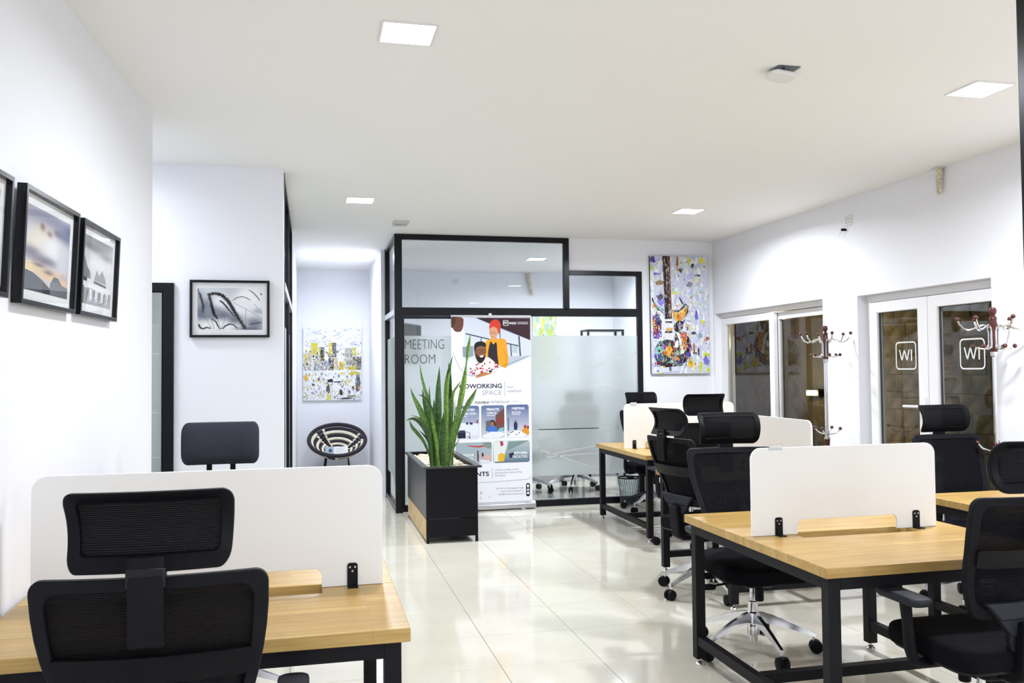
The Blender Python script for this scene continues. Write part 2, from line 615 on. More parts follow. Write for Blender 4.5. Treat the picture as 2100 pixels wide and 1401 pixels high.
class Canvas:
    """flat printed or painted picture: coloured strokes in picture units, each laid a hair above the last.
    Mapped so that (x0,y0) top-left -> (x1,y1) bottom-right of a real rectangle in the room."""

    def __init__(s, box, origin, du, dv, nrm, step=6e-6):
        s.box, s.o, s.du, s.dv, s.n, s.step = box, Vector(origin), Vector(du), Vector(dv), Vector(nrm), step
        s.v, s.f, s.c, s.k = [], [], [], 0

    def P(s, x, y):
        x0, y0, x1, y1 = s.box
        u = min(1, max(0, (x - x0) / (x1 - x0)))
        w = min(1, max(0, (y - y0) / (y1 - y0)))
        return s.o + s.du * u + s.dv * w + s.n * (s.k * s.step)

    def poly(s, pts, col, cols=None):
        s.k += 1
        o = len(s.v)
        s.v += [s.P(*p) for p in pts]
        s.f.append(tuple(range(o, o + len(pts))))
        s.c.append(cols if cols else [srgb(col)] * len(pts))

    def spoly(s, pts, col):
        n = len(pts)
        out = []
        for i in range(n):
            p0, p1, p2, p3 = pts[i - 1], pts[i], pts[(i + 1) % n], pts[(i + 2) % n]
            for k in range(4):
                u = k / 4
                out.append(tuple(0.5 * (2 * b + (c - a) * u + (2 * a - 5 * b + 4 * c - e) * u * u + (3 * b - a - 3 * c + e) * u ** 3) for a, b, c, e in zip(p0, p1, p2, p3)))
        s.poly(out, col)

    def rect(s, x0, y0, x1, y1, col, col2=None):
        if col2:
            a, b = srgb(col), srgb(col2)
            s.poly([(x0, y0), (x1, y0), (x1, y1), (x0, y1)], None, [a, a, b, b])
        else:
            s.poly([(x0, y0), (x1, y0), (x1, y1), (x0, y1)], col)

    def wash(s, base, splats, nx=44, ny=34):
        """soft background: colours blended over a fine grid; splats = (x, y, rx, ry, colour)"""
        x0, y0, x1, y1 = s.box
        s.k += 1
        o = len(s.v)
        sp_ = [(a, b, c, d, srgb(e)) for a, b, c, d, e in splats]
        cols = []
        for j in range(ny + 1):
            for i in range(nx + 1):
                x, y = x0 + (x1 - x0) * i / nx, y0 + (y1 - y0) * j / ny
                s.v.append(s.P(x, y))
                c = srgb(base)
                for a, b, rx, ry, e in sp_:
                    w_ = math.exp(-(((x - a) / rx) ** 2 + ((y - b) / ry) ** 2) ** 1.3)
                    c = tuple(p * (1 - w_) + q * w_ for p, q in zip(c, e))
                cols.append(c)
        for j in range(ny):
            for i in range(nx):
                f = (j * (nx + 1) + i, j * (nx + 1) + i + 1, (j + 1) * (nx + 1) + i + 1, (j + 1) * (nx + 1) + i)
                s.f.append(tuple(o + q for q in f))
                s.c.append([cols[q] for q in f])

    def rr(s, x0, y0, x1, y1, r, col, col2=None):
        pts = rrect(x0, y0, x1, y1, r)
        if col2:
            a, b = srgb(col), srgb(col2)
            cc = []
            for p in pts:
                t = (p[1] - y0) / (y1 - y0)
                cc.append(tuple(i * (1 - t) + j * t for i, j in zip(a, b)))
            s.poly(pts, None, cc)
        else:
            s.poly(pts, col)

    def ell(s, cx, cy, rx, ry, col, n=16, rot=0.0):
        c, d = math.cos(rot), math.sin(rot)
        pts = []
        for i in range(n):
            a = 2 * math.pi * i / n
            x, y = rx * math.cos(a), ry * math.sin(a)
            pts.append((cx + x * c - y * d, cy + x * d + y * c))
        s.poly(pts, col)

    def blob(s, cx, cy, rx, ry, col, rnd, n=9, rot=0.0, jag=0.35):
        c, d = math.cos(rot), math.sin(rot)
        pts = []
        for i in range(n):
            a = 2 * math.pi * i / n
            q = 1 + rnd.uniform(-jag, jag)
            x, y = rx * q * math.cos(a), ry * q * math.sin(a)
            pts.append((cx + x * c - y * d, cy + x * d + y * c))
        s.poly(pts, col)

    def stroke(s, pts, w, col, same=False):
        L, Q = [], []
        n = len(pts)
        ws = w if isinstance(w, (list, tuple)) else [w] * n
        for i in range(n):
            a, b = pts[max(0, i - 1)], pts[min(n - 1, i + 1)]
            dx, dy = b[0] - a[0], b[1] - a[1]
            l = math.hypot(dx, dy) or 1
            L.append((pts[i][0] - dy / l * ws[i] / 2, pts[i][1] + dx / l * ws[i] / 2))
            Q.append((pts[i][0] + dy / l * ws[i] / 2, pts[i][1] - dx / l * ws[i] / 2))
        if not same:
            s.k += 1
        c = srgb(col)
        for i in range(n - 1):
            o = len(s.v)
            s.v += [s.P(*p) for p in (L[i], L[i + 1], Q[i + 1], Q[i])]
            s.f.append((o, o + 1, o + 2, o + 3))
            s.c.append([c] * 4)

    def text(s, body, x0, y0, x1, y1, col, bold=0.0):
        vs, fs = text_shape(body, bold)
        ax, bx = min(v[0] for v in vs), max(v[0] for v in vs)
        ay, by = min(v[1] for v in vs), max(v[1] for v in vs)
        s.k += 1
        o = len(s.v)
        s.v += [s.P(x0 + (v[0] - ax) / (bx - ax) * (x1 - x0), y1 - (v[1] - ay) / (by - ay) * (y1 - y0)) for v in vs]
        c = srgb(col)
        for f in fs:
            s.f.append(tuple(i + o for i in f))
            s.c.append([c] * len(f))

    def build(s, name, mat, parent, label=None):
        off = Vector((0, 0, 0))
        p = parent
        while p is not None:
            off += p.location
            p = p.parent
        me = bpy.data.meshes.new(name)
        me.from_pydata([tuple(q - off) for q in s.v], [], s.f)
        at = me.color_attributes.new('paint', 'FLOAT_COLOR', 'CORNER')
        flat = []
        for cc in s.c:
            for c in cc:
                flat += [c[0], c[1], c[2], 1.0]
        at.data.foreach_set('color', flat)
        me.materials.append(MATS[mat])
        o = bpy.data.objects.new(name, me)
        COL.objects.link(o)
        o.parent = parent
        if label:
            o['label'] = label
        return o


# ------------------------------------------------------------------ the room
CEIL = 2.96
XL, XR = -0.92, 4.54          # left wall, right wall
YB, YM = -4.8, 9.20           # wall behind the camera, meeting-room front / guitar wall
YF = 12.60                    # far wall of corridor and meeting room
YP = 6.37                     # wall with the grass picture
XC0, XC1 = -0.19, 0.82        # corridor sides
XW = -2.40                    # far left of the side recess
WT = 0.25

# floor: screed bed and real tiles
fl = MB().box((XW - 0.2, YB - 0.2, -0.15), (XR + WT, YF + 0.2, -0.012))
floor = struct('floor', fl, 'screed', 'polished cream tiled office floor')
TP = 0.52
tile_mesh = MB().stack(rrect(-TP / 2 + 0.0011, -TP / 2 + 0.0011, TP / 2 - 0.0011, TP / 2 - 0.0011, 0.0), [(-0.012, 1.0), (-0.0012, 1.0), (0.0, 0.996)]).data('tile', 'floor_tile', 20)
tile_n = 0
far_tiles = MB()
for ix in range(-7, 8):
    for iy in range(-18, 17):
        cx, cy = 0.934 + TP * (ix + 0.5), 4.31 + TP * (iy + 0.5)
        if cx < XW or cx > XR or cy < YB or cy > YF:
            continue
        seen = cy > 3.0 and cx > -1.3 and cy < 12.7 and not (cx < -0.3 and cy > 6.6)
        if seen and tile_n < 230:
            t = bpy.data.objects.new('tile', tile_mesh)
            COL.objects.link(t)
            t.parent = floor
            t.location = (cx, cy, 0)
            tile_n += 1
        else:
            h = TP / 2 - 0.0011
            far_tiles.box((cx - h, cy - h, -0.012), (cx + h, cy + h, 0))
# cut border strips so that the tiles reach the walls
far = far_tiles.build('tile', 'floor_tile', floor)
far['kind'] = 'stuff'

struct('ceiling', MB().box((XW - 0.2, YB - 0.2, CEIL), (XR + WT, YF + 0.2, CEIL + 0.15)), 'ceiling_paint', 'flat white ceiling')

# left wall with its rounded end
cr = 0.05
XLF = -0.873                   # the left wall drifts inward towards its far end


def wall_x(y):
    return XLF - 0.0415 * (5.24 - y)


pts = [(XW, YB), (wall_x(YB), YB)] + [(XLF - cr + cr * math.cos(R(a)), 5.24 - cr + cr * math.sin(R(a))) for a in range(0, 91, 15)] + [(XW, 5.24)]
struct('wall_left', MB().prism(pts, -0.01, CEIL), 'wall_paint', 'white left wall with three framed pictures')
struct('wall_recess', MB().box((XW - 0.12, 5.0, -0.01), (XW, 9.1, CEIL)), 'wall_paint', 'white end wall of the side recess')
DX0, DX1, DZ = -1.80, -0.925, 2.125
w = MB()
w.box((XW, YP, -0.01), (DX0, YP + 0.12, CEIL))
w.box((DX0, YP, DZ), (DX1, YP + 0.12, CEIL))
w.box((DX1, YP, -0.01), (XC0, YP + 0.12, CEIL))
struct('wall_picture', w, 'wall_paint', 'white wall with the grass picture')
struct('wall_corridor_left', MB().box((XC0 - 0.15, 9.12, -0.01), (XC0, YF, CEIL)), 'wall_paint', 'white left wall of the corridor')
struct('wall_store', MB().box((XW, 9.0, -0.01), (XC0 - 0.15, 9.12, CEIL)), 'wall_paint', 'back wall of the side room')
struct('wall_back', MB().box((XC0 - 0.15, YF, -0.01), (XR + WT, YF + 0.15, CEIL)), 'wall_paint', 'white far wall behind corridor and meeting room')
struct('wall_corridor_right', MB().box((XC1, 10.44, -0.01), (XC1 + 0.10, YF, CEIL)), 'wall_paint', 'white right wall of the corridor')
GX0 = 3.66
w = MB()
w.box((2.80, YM, 2.60), (GX0, YM + 0.12, CEIL))
w.box((GX0, YM, -0.01), (XR, YM + 0.12, CEIL))
struct('wall_guitar', w, 'wall_paint', 'white wall with the guitar painting')
struct('wall_rear', MB().box((XW, YB - 0.15, -0.01), (XR + WT, YB, CEIL)), 'wall_paint', 'white wall behind the viewer')
W1 = (7.0, 9.165, 2.12)
W2 = (5.0, 6.49, 2.10)
w = MB()
w.box((XR, YB, -0.01), (XR + 0.06, W2[0], CEIL))
w.box((XR + 0.06, YB, -0.01), (XR + WT, 4.86, CEIL))
w.box((XR + 0.06, 4.86, W2[2]), (XR + WT, W2[0], CEIL))
w.box((XR, W2[0], W2[2]), (XR + WT, W2[1], CEIL))
w.box((XR, W2[1], -0.01), (XR + WT, W1[0], CEIL))
w.box((XR, W1[0], W1[2]), (XR + WT, W1[1], CEIL))
w.box((XR, W1[1], -0.01), (XR + WT, YF, CEIL))
struct('wall_right', w, 'wall_paint', 'white right wall with glazed openings')
struct('baseboard_corridor', MB().box((XC1 - 0.012, 10.46, 0), (XC1, YF, 0.10)), 'grey_box', 'grey tile skirting in the corridor')
struct('baseboard_guitar', MB().box((GX0 + 0.05, YM - 0.012, 0), (XR, YM, 0.09)), 'white_plastic', 'pale skirting under the guitar painting')
struct('baseboard_meeting', MB().box((0.95, YF - 0.012, 0), (XR, YF, 0.10)), 'white_plastic', 'pale skirting inside the meeting room')

# black post of a door frame close to the camera
p = MB().box((1.956, 1.975, 0), (2.02, 2.035, CEIL))
p.box((1.971, 1.965, 0), (2.005, 2.045, CEIL))
struct('trim_1', p, 'gloss_black', 'black door-frame post at the right edge of the view', bevel=0.004)


# ------------------------------------------------------------------ ceiling lights
def ceiling_light(x, y, label, size=0.22, power=LAMP_POWER):
    t = thing('ceiling_light', label, 'ceiling light', (x, y, CEIL), 0, 'square recessed ceiling lights')
    h = size / 2
    MB().ring_panel(rrect(-h - 0.012, -h - 0.012, h + 0.012, h + 0.012, 0.01), rrect(-h, -h, h, h, 0.004), lambda u, v, q: (u, v, -0.003 + q), 0.006).build('frame', 'white_plastic', t)
    MB().box((-h, -h, -0.004), (h, h, 0.0)).build('diffuser', 'lamp_panel', t)
    d = bpy.data.lights.new('panel_light', 'AREA')
    d.shape = 'SQUARE'
    d.size = size * 0.96
    d.energy = power
    d.color = LAMP_COLOR
    d.spread = R(166)
    l = bpy.data.objects.new('panel_light', d)
    COL.objects.link(l)
    l.parent = t
    l.location = (0, 0, -0.012)
    return t


ceiling_light(0.41, 3.69, 'large bright square ceiling light nearest the camera, left of centre', power=LAMP_POWER * 0.54)
ceiling_light(3.45, 3.84, 'bright square ceiling light at upper right near the right wall')
ceiling_light(0.41, 7.42, 'square ceiling light in front of the corridor', power=LAMP_POWER * 1.25)
ceiling_light(3.42, 7.40, 'square ceiling light in front of the guitar painting', power=LAMP_POWER * 1.15)
ceiling_light(0.50, 11.0, 'square ceiling light inside the corridor', power=LAMP_POWER * 0.42)
ceiling_light(2.90, 10.98, 'square ceiling light inside the glass meeting room', power=LAMP_POWER * 0.6)
ceiling_light(4.00, 10.98, 'added fill light panel inside the meeting room, hidden by the guitar wall', power=LAMP_POWER * 0.6)  # extra panel out of view, added to brighten the meeting room
ceiling_light(-1.60, 5.80, 'square ceiling light in the side recess left of the grass picture', power=LAMP_POWER * 0.2)
ceiling_light(0.41, 0.0, 'added fill light panel behind the camera by the left wall', power=LAMP_POWER * 0.3)  # weak unseen panel, added only for overall brightness
ceiling_light(3.45, 0.0, 'added fill light panel behind the camera by the right wall')  # added out of view to light surfaces facing the camera
ceiling_light(0.41, -3.7, 'added unseen fill light at the back of the room by the left wall')  # assumed rear row, never in view, added to raise the brightness
ceiling_light(3.45, -3.7, 'added unseen fill light at the back of the room by the right wall')  # other half of the added rear row, also out of view

# ceiling details
t = thing('ceiling_rose', 'white ceiling cover plate hanging loose over a dark hole', 'cover plate', (2.26, 3.79, CEIL))
MB().prism(rrect(-0.058, -0.072, 0.066, 0.02, 0.012), -0.002, -0.0005).build('hole', 'tv_grey', t)
o = MB().stack(rrect(-0.075, -0.05, 0.075, 0.05, 0.035), [(-0.03, 0.9), (-0.024, 1.0), (-0.012, 1.0)]).build('cover', 'white_plastic', t)
o.rotation_euler = (R(-6), R(3), R(8))
o.location = (-0.005, 0.0, -0.012)
MB().tube([(0.01, 0.0, -0.001), (0.012, 0.0, -0.03)], 0.008, 8).build('cable', 'dark_hole', t)
t = thing('ceiling_plate', 'small pale junction plate on the ceiling before the meeting room', 'cover plate', (0.86, 8.47, CEIL))
MB().stack(rrect(-0.075, -0.12, 0.075, 0.12, 0.012), [(-0.022, 0.94), (-0.016, 1.0), (0, 1.0)]).build('cover', 'grey_box', t)
MB().box((-0.05, -0.002, -0.024), (0.05, 0.002, -0.021)).build('groove', 'dark_hole', t)

# ------------------------------------------------------------------ meeting room glazing
mr = thing('glass_partition', 'black framed glass meeting room front with frosted film', 'partition', (0.87, YM, 0))
tag(mr, kind='structure')
FD = 0.05


def bar(name, x0, z0, x1, z1, parent=mr, mat='gloss_black', y0=YM - FD / 2, y1=YM + FD / 2):
    return MB().box((x0, y0, z0), (x1, y1, z1)).build(name, mat, parent, bevel=0.003, world=True)


bar('post', 0.865, 0, 0.945, CEIL)
bar('post', 2.735, 2.16, 2.80, CEIL)
bar('post', 3.60, 0, GX0, 2.60)
bar('rail', 0.945, CEIL - 0.06, 2.735, CEIL)
bar('rail', 2.80, 2.545, 3.60, 2.60)
bar('rail', 0.945, 2.085, 3.60, 2.175)
bar('rail', 1.76, 0, 3.60, 0.07)
bar('pane', 0.945, 2.175, 2.735, CEIL - 0.06, mat='clear_glass', y0=YM - 0.003, y1=YM + 0.003)
bar('pane', 2.80, 2.175, 3.60, 2.545, mat='clear_glass', y0=YM - 0.003, y1=YM + 0.003)
bar('pane', 1.76, 0.07, 3.60, 2.085, mat='clear_glass', y0=YM - 0.003, y1=YM + 0.003)
film = bar('privacy_film', 1.76, 0.33, 3.60, 1.872, mat='frosted_film', y0=YM - 0.0050, y1=YM - 0.0045)
film['label'] = 'frosted film band on the glass'
# door leaf at the left of the glazing
leaf = MB().ring_panel(rrect(0.947, 0.01, 1.758, 2.082, 0.0), rrect(0.965, 0.08, 1.72, 2.055, 0.0), lambda u, v, q: (u, YM + q, v), 0.04).build('door_leaf', 'gloss_black', mr, world=True)
leaf['label'] = 'black framed glass door leaf'
MB().box((0.965, YM - 0.003, 0.08), (1.72, YM + 0.003, 2.055)).build('pane', 'clear_glass', leaf, world=True)
f2 = MB().box((0.965, YM - 0.0050, 0.10), (1.72, YM - 0.0045, 1.872)).build('privacy_film', 'frosted_film', leaf, world=True)
slits = MB()
PX = lambda zx, zy: (900 + zx / 3.047, 620 + zy / 3.047)


def glass_xy(px, py):
    return (0.922 + (px - 820) * (3.563 - 0.921) / (1300 - 820), 1.872 + (689 - py) * (1.872 - 0.136) / (1009 - 689))


for a, b in (((600, 435), (735, 340)), ((930, 410), (1240, 315)), ((930, 505), (1170, 555)), ((590, 790), (1110, 790)), ((590, 790), (980, 790)), ((650, 945), (1000, 895)), ((640, 960), (980, 945)), ((600, 915), (980, 1050)), ((600, 470), (850, 440))):
    p, q = glass_xy(*PX(*a)), glass_xy(*PX(*b))
    dx, dz = q[0] - p[0], q[1] - p[1]
    l = math.hypot(dx, dz)
    nx, nz = -dz / l * 0.004, dx / l * 0.004
    slits.prism([(p[0] + nx, p[1] + nz), (p[0] - nx, p[1] - nz), (q[0] - nx, q[1] - nz), (q[0] + nx, q[1] + nz)], YM - 0.0060, YM - 0.0056, 'y')
slits.build('film_slit', 'grey_box', film, world=True)


def lettering(name, body, x0, z0, x1, z1, y, parent, mat, bold=0.0):
    vs, fs = text_shape(body, bold)
    ax, bx = min(v[0] for v in vs), max(v[0] for v in vs)
    ay, by = min(v[1] for v in vs), max(v[1] for v in vs)
    mb = MB().add([(x0 + (v[0] - ax) / (bx - ax) * (x1 - x0), y, z0 + (v[1] - ay) / (by - ay) * (z1 - z0)) for v in vs], fs)
    return mb.build(name, mat, parent, smooth=0, world=True)


lettering('lettering', 'MEETING', 0.972, 1.731, 1.390, 1.832, YM - 0.0225, leaf, 'letter_black', -0.02)
lettering('lettering', 'ROOM', 0.972, 1.575, 1.293, 1.672, YM - 0.0225, leaf, 'letter_black', -0.02)

# side of the meeting room along the corridor
ms = thing('side_glazing', 'glazed side of the meeting room along the corridor', 'partition', (0.89, 9.8, 0))
tag(ms, kind='structure')
MB().box((0.865, 10.37, 0), (0.925, 10.44, 2.10)).build('post', 'gloss_black', ms, world=True, bevel=0.003)
MB().box((0.865, 10.37, 2.16), (0.925, 10.44, CEIL)).build('post', 'gloss_black', ms, world=True, bevel=0.003)
MB().box((0.87, YM + 0.03, CEIL - 0.04), (0.92, 10.37, CEIL)).build('rail', 'gloss_black', ms, world=True)
MB().box((0.862, YM + 0.03, 2.10), (0.925, 10.44, 2.16)).build('rail', 'brushed_metal', ms, world=True)
MB().box((0.87, YM + 0.03, 0), (0.92, 10.37, 0.06)).build('rail', 'gloss_black', ms, world=True)
MB().box((0.892, YM + 0.03, 0.06), (0.898, 10.37, 2.10)).build('pane', 'clear_glass', ms, world=True)
MB().box((0.892, YM + 0.03, 2.16), (0.898, 10.37, CEIL - 0.04)).build('pane', 'clear_glass', ms, world=True)
MB().box((0.890, YM + 0.03, 0.33), (0.8905, 10.37, 1.872)).build('privacy_film', 'frosted_film', ms, world=True)

# black framed glazing on the left of the corridor, seen edge-on
cg = thing('corridor_glazing', 'black framed glazing on the corridor left wall', 'partition', (XC0, 8.4, 0))
tag(cg, kind='structure')
for y in (YP + 0.122, 7.78, 9.06):
    MB().box((XC0 - 0.045, y, 0), (XC0 + 0.004, y + 0.055, CEIL)).build('post', 'gloss_black', cg, world=True)
for (ya, yb) in ((YP + 0.177, 7.78), (7.835, 9.06)):
    MB().box((XC0 - 0.045, ya, CEIL - 0.05), (XC0 + 0.004, yb, CEIL)).build('rail', 'gloss_black', cg, world=True)
    MB().box((XC0 - 0.045, ya, 2.10), (XC0 + 0.008, yb, 2.16)).build('rail', 'brushed_metal', cg, world=True)
    MB().box((XC0 - 0.045, ya, 0.0), (XC0 + 0.004, yb, 0.06)).build('rail', 'gloss_black', cg, world=True)
    MB().box((XC0 - 0.028, ya, 0.06), (XC0 - 0.022, yb, 2.10)).build('pane', 'clear_glass', cg, world=True)
    MB().box((XC0 - 0.028, ya, 2.16), (XC0 - 0.022, yb, CEIL - 0.05)).build('pane', 'clear_glass', cg, world=True)
    MB().box((XC0 - 0.0205, ya, 0.10), (XC0 - 0.0200, yb, 1.872)).build('privacy_film', 'frosted_film', cg, world=True)

# door in the picture wall
d = thing('door_1', 'black framed frosted glass door left of the grass picture', 'door', ((DX0 + DX1) / 2, YP, 0))
tag(d, kind='structure')
MB().ring_panel(rrect(DX0, 0.0, DX1, DZ, 0), rrect(DX0 + 0.05, 0.02, DX1 - 0.07, DZ - 0.05, 0), lambda u, v, q: (u, YP - 0.005 + q, v), 0.05).build('frame', 'gloss_black', d, world=True, bevel=0.003)
dl = MB().ring_panel(rrect(DX0 + 0.052, 0.022, DX1 - 0.072, DZ - 0.052, 0), rrect(DX0 + 0.075, 0.06, DX1 - 0.082, DZ - 0.065, 0), lambda u, v, q: (u, YP + 0.01 + q, v), 0.03).build('door_leaf', 'grey_plastic', d, world=True)
MB().box((DX0 + 0.075, YP + 0.007, 0.06), (DX1 - 0.082, YP + 0.013, DZ - 0.065)).build('pane', 'window_glass', dl, world=True)
fm = MB().box((DX0 + 0.075, YP + 0.005, 0.06), (DX1 - 0.082, YP + 0.0055, 1.84)).build('privacy_film', 'frosted_film', dl, world=True)
for z0, z1 in ((1.60, 1.64), (0.95, 0.92), (1.2, 1.23)):
    MB().prism([(DX0 + 0.1, z0), (DX0 + 0.1, z0 - 0.006), (DX1 - 0.10, z1 - 0.006), (DX1 - 0.10, z1)], YP + 0.0042, YP + 0.0046, 'y').build('film_slit', 'grey_box', dl, world=True)

# ------------------------------------------------------------------ window and double door in the right wall
wn = thing('window_1', 'white framed sliding window beside the guitar painting', 'window', (XR + 0.1, 8.08, 0))
tag(wn, kind='structure')


def yz_ring(y0, z0, y1, z1, wy, wz, x, th):
    return MB().ring_panel(rrect(y0, z0, y1, z1, 0), rrect(y0 + wy, z0 + wz, y1 - wy, z1 - wz, 0), lambda u, v, q: (x + q, u, v), th)


yz_ring(W1[0], 0.0, W1[1], W1[2], 0.035, 0.05, XR + 0.13, 0.10).build('frame', 'upvc', wn, world=True, bevel=0.004)
sa = yz_ring(8.00, 0.055, 9.125, 2.065, 0.085, 0.075, XR + 0.10, 0.05).build('sash', 'upvc', wn, world=True, bevel=0.006)
MB().box((XR + 0.098, 8.085, 0.13), (XR + 0.104, 9.04, 1.99)).build('pane', 'window_glass', sa, world=True)
sb = yz_ring(7.04, 0.055, 8.08, 2.065, 0.075, 0.075, XR + 0.16, 0.05).build('sash', 'upvc', wn, world=True, bevel=0.006)
MB().box((XR + 0.158, 7.115, 0.13), (XR + 0.164, 8.005, 1.99)).build('pane', 'window_glass', sb, world=True)

dr = thing('door_2', 'white framed double glass door with square logo on each leaf', 'door', (XR + 0.1, 5.75, 0))
tag(dr, kind='structure')
yz_ring(4.86, 0.0, W2[1], W2[2], 0.05, 0.06, XR + 0.13, 0.08).build('frame', 'upvc', dr, world=True, bevel=0.004)
for (ya, yb) in ((5.735, 6.435), (4.915, 5.725)):
    lf = yz_ring(ya, 0.02, yb, 2.035, 0.105, 0.09, XR + 0.10, 0.06).build('door_leaf', 'upvc', dr, world=True, bevel=0.008)
    MB().box((XR + 0.098, ya + 0.105, 0.11), (XR + 0.104, yb - 0.105, 1.945)).build('pane', 'window_glass', lf, world=True)
    yz_ring(ya + 0.103, 0.108, yb - 0.103, 1.947, 0.008, 0.008, XR + 0.098, 0.016).build('gasket', 'gasket', lf, world=True)
    yc = 6.012 if ya > 5.5 else 5.300
    xg = XR + 0.0965
    lg = MB()
    hw, hz = 0.122, 0.112
    lg.ring_panel(rrect(yc - hw, 1.582 - hz, yc + hw, 1.582 + hz, 0.035), rrect(yc - hw + 0.010, 1.582 - hz + 0.010, yc + hw - 0.010, 1.582 + hz - 0.010, 0.027), lambda u, v, q: (xg + q, u, v), 0.0006)

    def seg(y0, z0, y1, z1, wd):
        lg.prism([(y0 - wd, z0), (y0 + wd, z0), (y1 + wd, z1), (y1 - wd, z1)], xg - 0.0003, xg + 0.0003, 'x')
    zt, zb = 1.630, 1.540
    ys = [yc + 0.075, yc + 0.048, yc + 0.018, yc - 0.012, yc - 0.040]
    seg(ys[0], zt, ys[1], zb, 0.006)
    seg(ys[1], zb, ys[2], zt, 0.006)
    seg(ys[2], zt, ys[3], zb, 0.006)
    seg(ys[3], zb, ys[4], zt, 0.006)
    seg(yc - 0.066, zt, yc - 0.066, zb, 0.006)
    lo = lg.build('logo', 'letter_white', lf, smooth=0, world=True)
    lo['label'] = 'white rounded square logo reading WI from inside'
h = MB().prism(rrect(5.755, 1.05, 5.785, 1.27, 0.008), XR + 0.055, XR + 0.07, 'x')
h.tube([(XR + 0.06, 5.77, 1.185), (XR + 0.02, 5.77, 1.185), (XR + 0.012, 5.79, 1.185), (XR + 0.012, 5.945, 1.182)], 0.011, 10)
h.build('handle', 'upvc', dr, world=True, label='white lever handle')

# outside in the dark: boundary wall, ground, lamp and an unseen fill light
ow = struct('wall_outside', MB().box((6.66, 2.0, -0.3), (6.85, 15.0, 2.3)), 'plaster_outside', 'dark boundary wall outside the windows')
blk = MB().box((-0.02, -0.197, -0.0965), (0.0, 0.197, 0.0965)).data('block', 'concrete_block', 20)
rnd = random.Random(5)
for row in range(11):
    for k in range(8):
        y = 6.6 + 0.4 * k + (0.2 if row % 2 else 0)
        b = bpy.data.objects.new('block', blk)
        COL.objects.link(b)
        b.parent = ow
        b.location = (6.66 - rnd.uniform(0, 0.012), y, 0.1 + 0.2 * row)
for i in range(4):
    q = MB().prism([(10.0 + i * 0.9, 0.0), (10.35 + i * 0.9, 0.0), (12.0 + i * 0.9, 2.2), (11.65 + i * 0.9, 2.2)], 6.645, 6.66, 'x').build('strut', 'concrete_block', ow)
struct('ground_outside', MB().box((XR + WT, 1.5, -0.35), (7.5, 15.5, -0.15)), 'ground_outside', 'dark ground outside the windows')
ol = thing('bulkhead_lamp', 'small glowing yellow lamp outside behind the sliding window', 'lamp', (6.58, 10.39, 1.15))
MB().prism(rrect(-0.09, -0.035, 0.09, 0.035, 0.02), -0.06, 0.0, 'x').build('glass', 'outdoor_lamp', ol)
MB().prism(rrect(-0.11, -0.05, 0.11, 0.05, 0.02), 0.0, 0.08, 'x').build('housing', 'black_plastic', ol)
pl = bpy.data.lights.new('yard_fill', 'POINT')  # unseen light floating off the lamp, placed to light the wall evenly
pl.energy = 32
pl.specular_factor = 0.0
pl.color = (1.0, 0.74, 0.36)
pl.shadow_soft_size = 0.05
po = bpy.data.objects.new('yard_fill', pl)
COL.objects.link(po)
po.parent = ol
po.location = (-1.1, -1.0, 0.6)


# ------------------------------------------------------------------ chairs
def back_fn(u, v, q):
    """u: -1..1 across, v: height; q: depth offset"""
    hw = 0.168 + 0.087 * math.sin(min(1, max(0, (v - 0.58) / 0.42)) * math.pi / 2)
    y = -0.170 - 0.140 * (v - 0.5) / 0.55 + 0.022 * math.exp(-((v - 0.72) / 0.1) ** 2) + 0.035 * u * u
    return (u * hw, y + q, v)


def head_fn(u, v, q):
    """u: -1..1, v: 0..1 up the headrest; neck side bulges forward"""
    hw = 0.172 + 0.010 * v
    k = 2 * v - 1
    y = -0.325 + 0.050 * (1 - k * k) - 0.012 * v + 0.020 * u * u
    return (u * hw, y + q, 1.062 + 0.178 * v)


def uv_rr(x0, y0, x1, y1, rx, ry, n=6):
    pts = []
    for cx, cy, a0 in ((x0 + rx, y0 + ry, 180), (x1 - rx, y0 + ry, 270), (x1 - rx, y1 - ry, 0), (x0 + rx, y1 - ry, 90)):
        for i in range(n + 1):
            a = R(a0 + 90 * i / n)
            pts.append((cx + rx * math.cos(a), cy + ry * math.sin(a)))
    out = []
    for i in range(len(pts)):
        a, b = pts[i], pts[(i + 1) % len(pts)]
        out.append(a)
        L = math.hypot((a[0] - b[0]), (a[1] - b[1]) * (x1 - x0) / (y1 - y0))
        m = 7 if L > 0.5 * (x1 - x0) * 0.5 else 1
        for k in range(1, m):
            out.append((a[0] + (b[0] - a[0]) * k / m, a[1] + (b[1] - a[1]) * k / m))
    return out


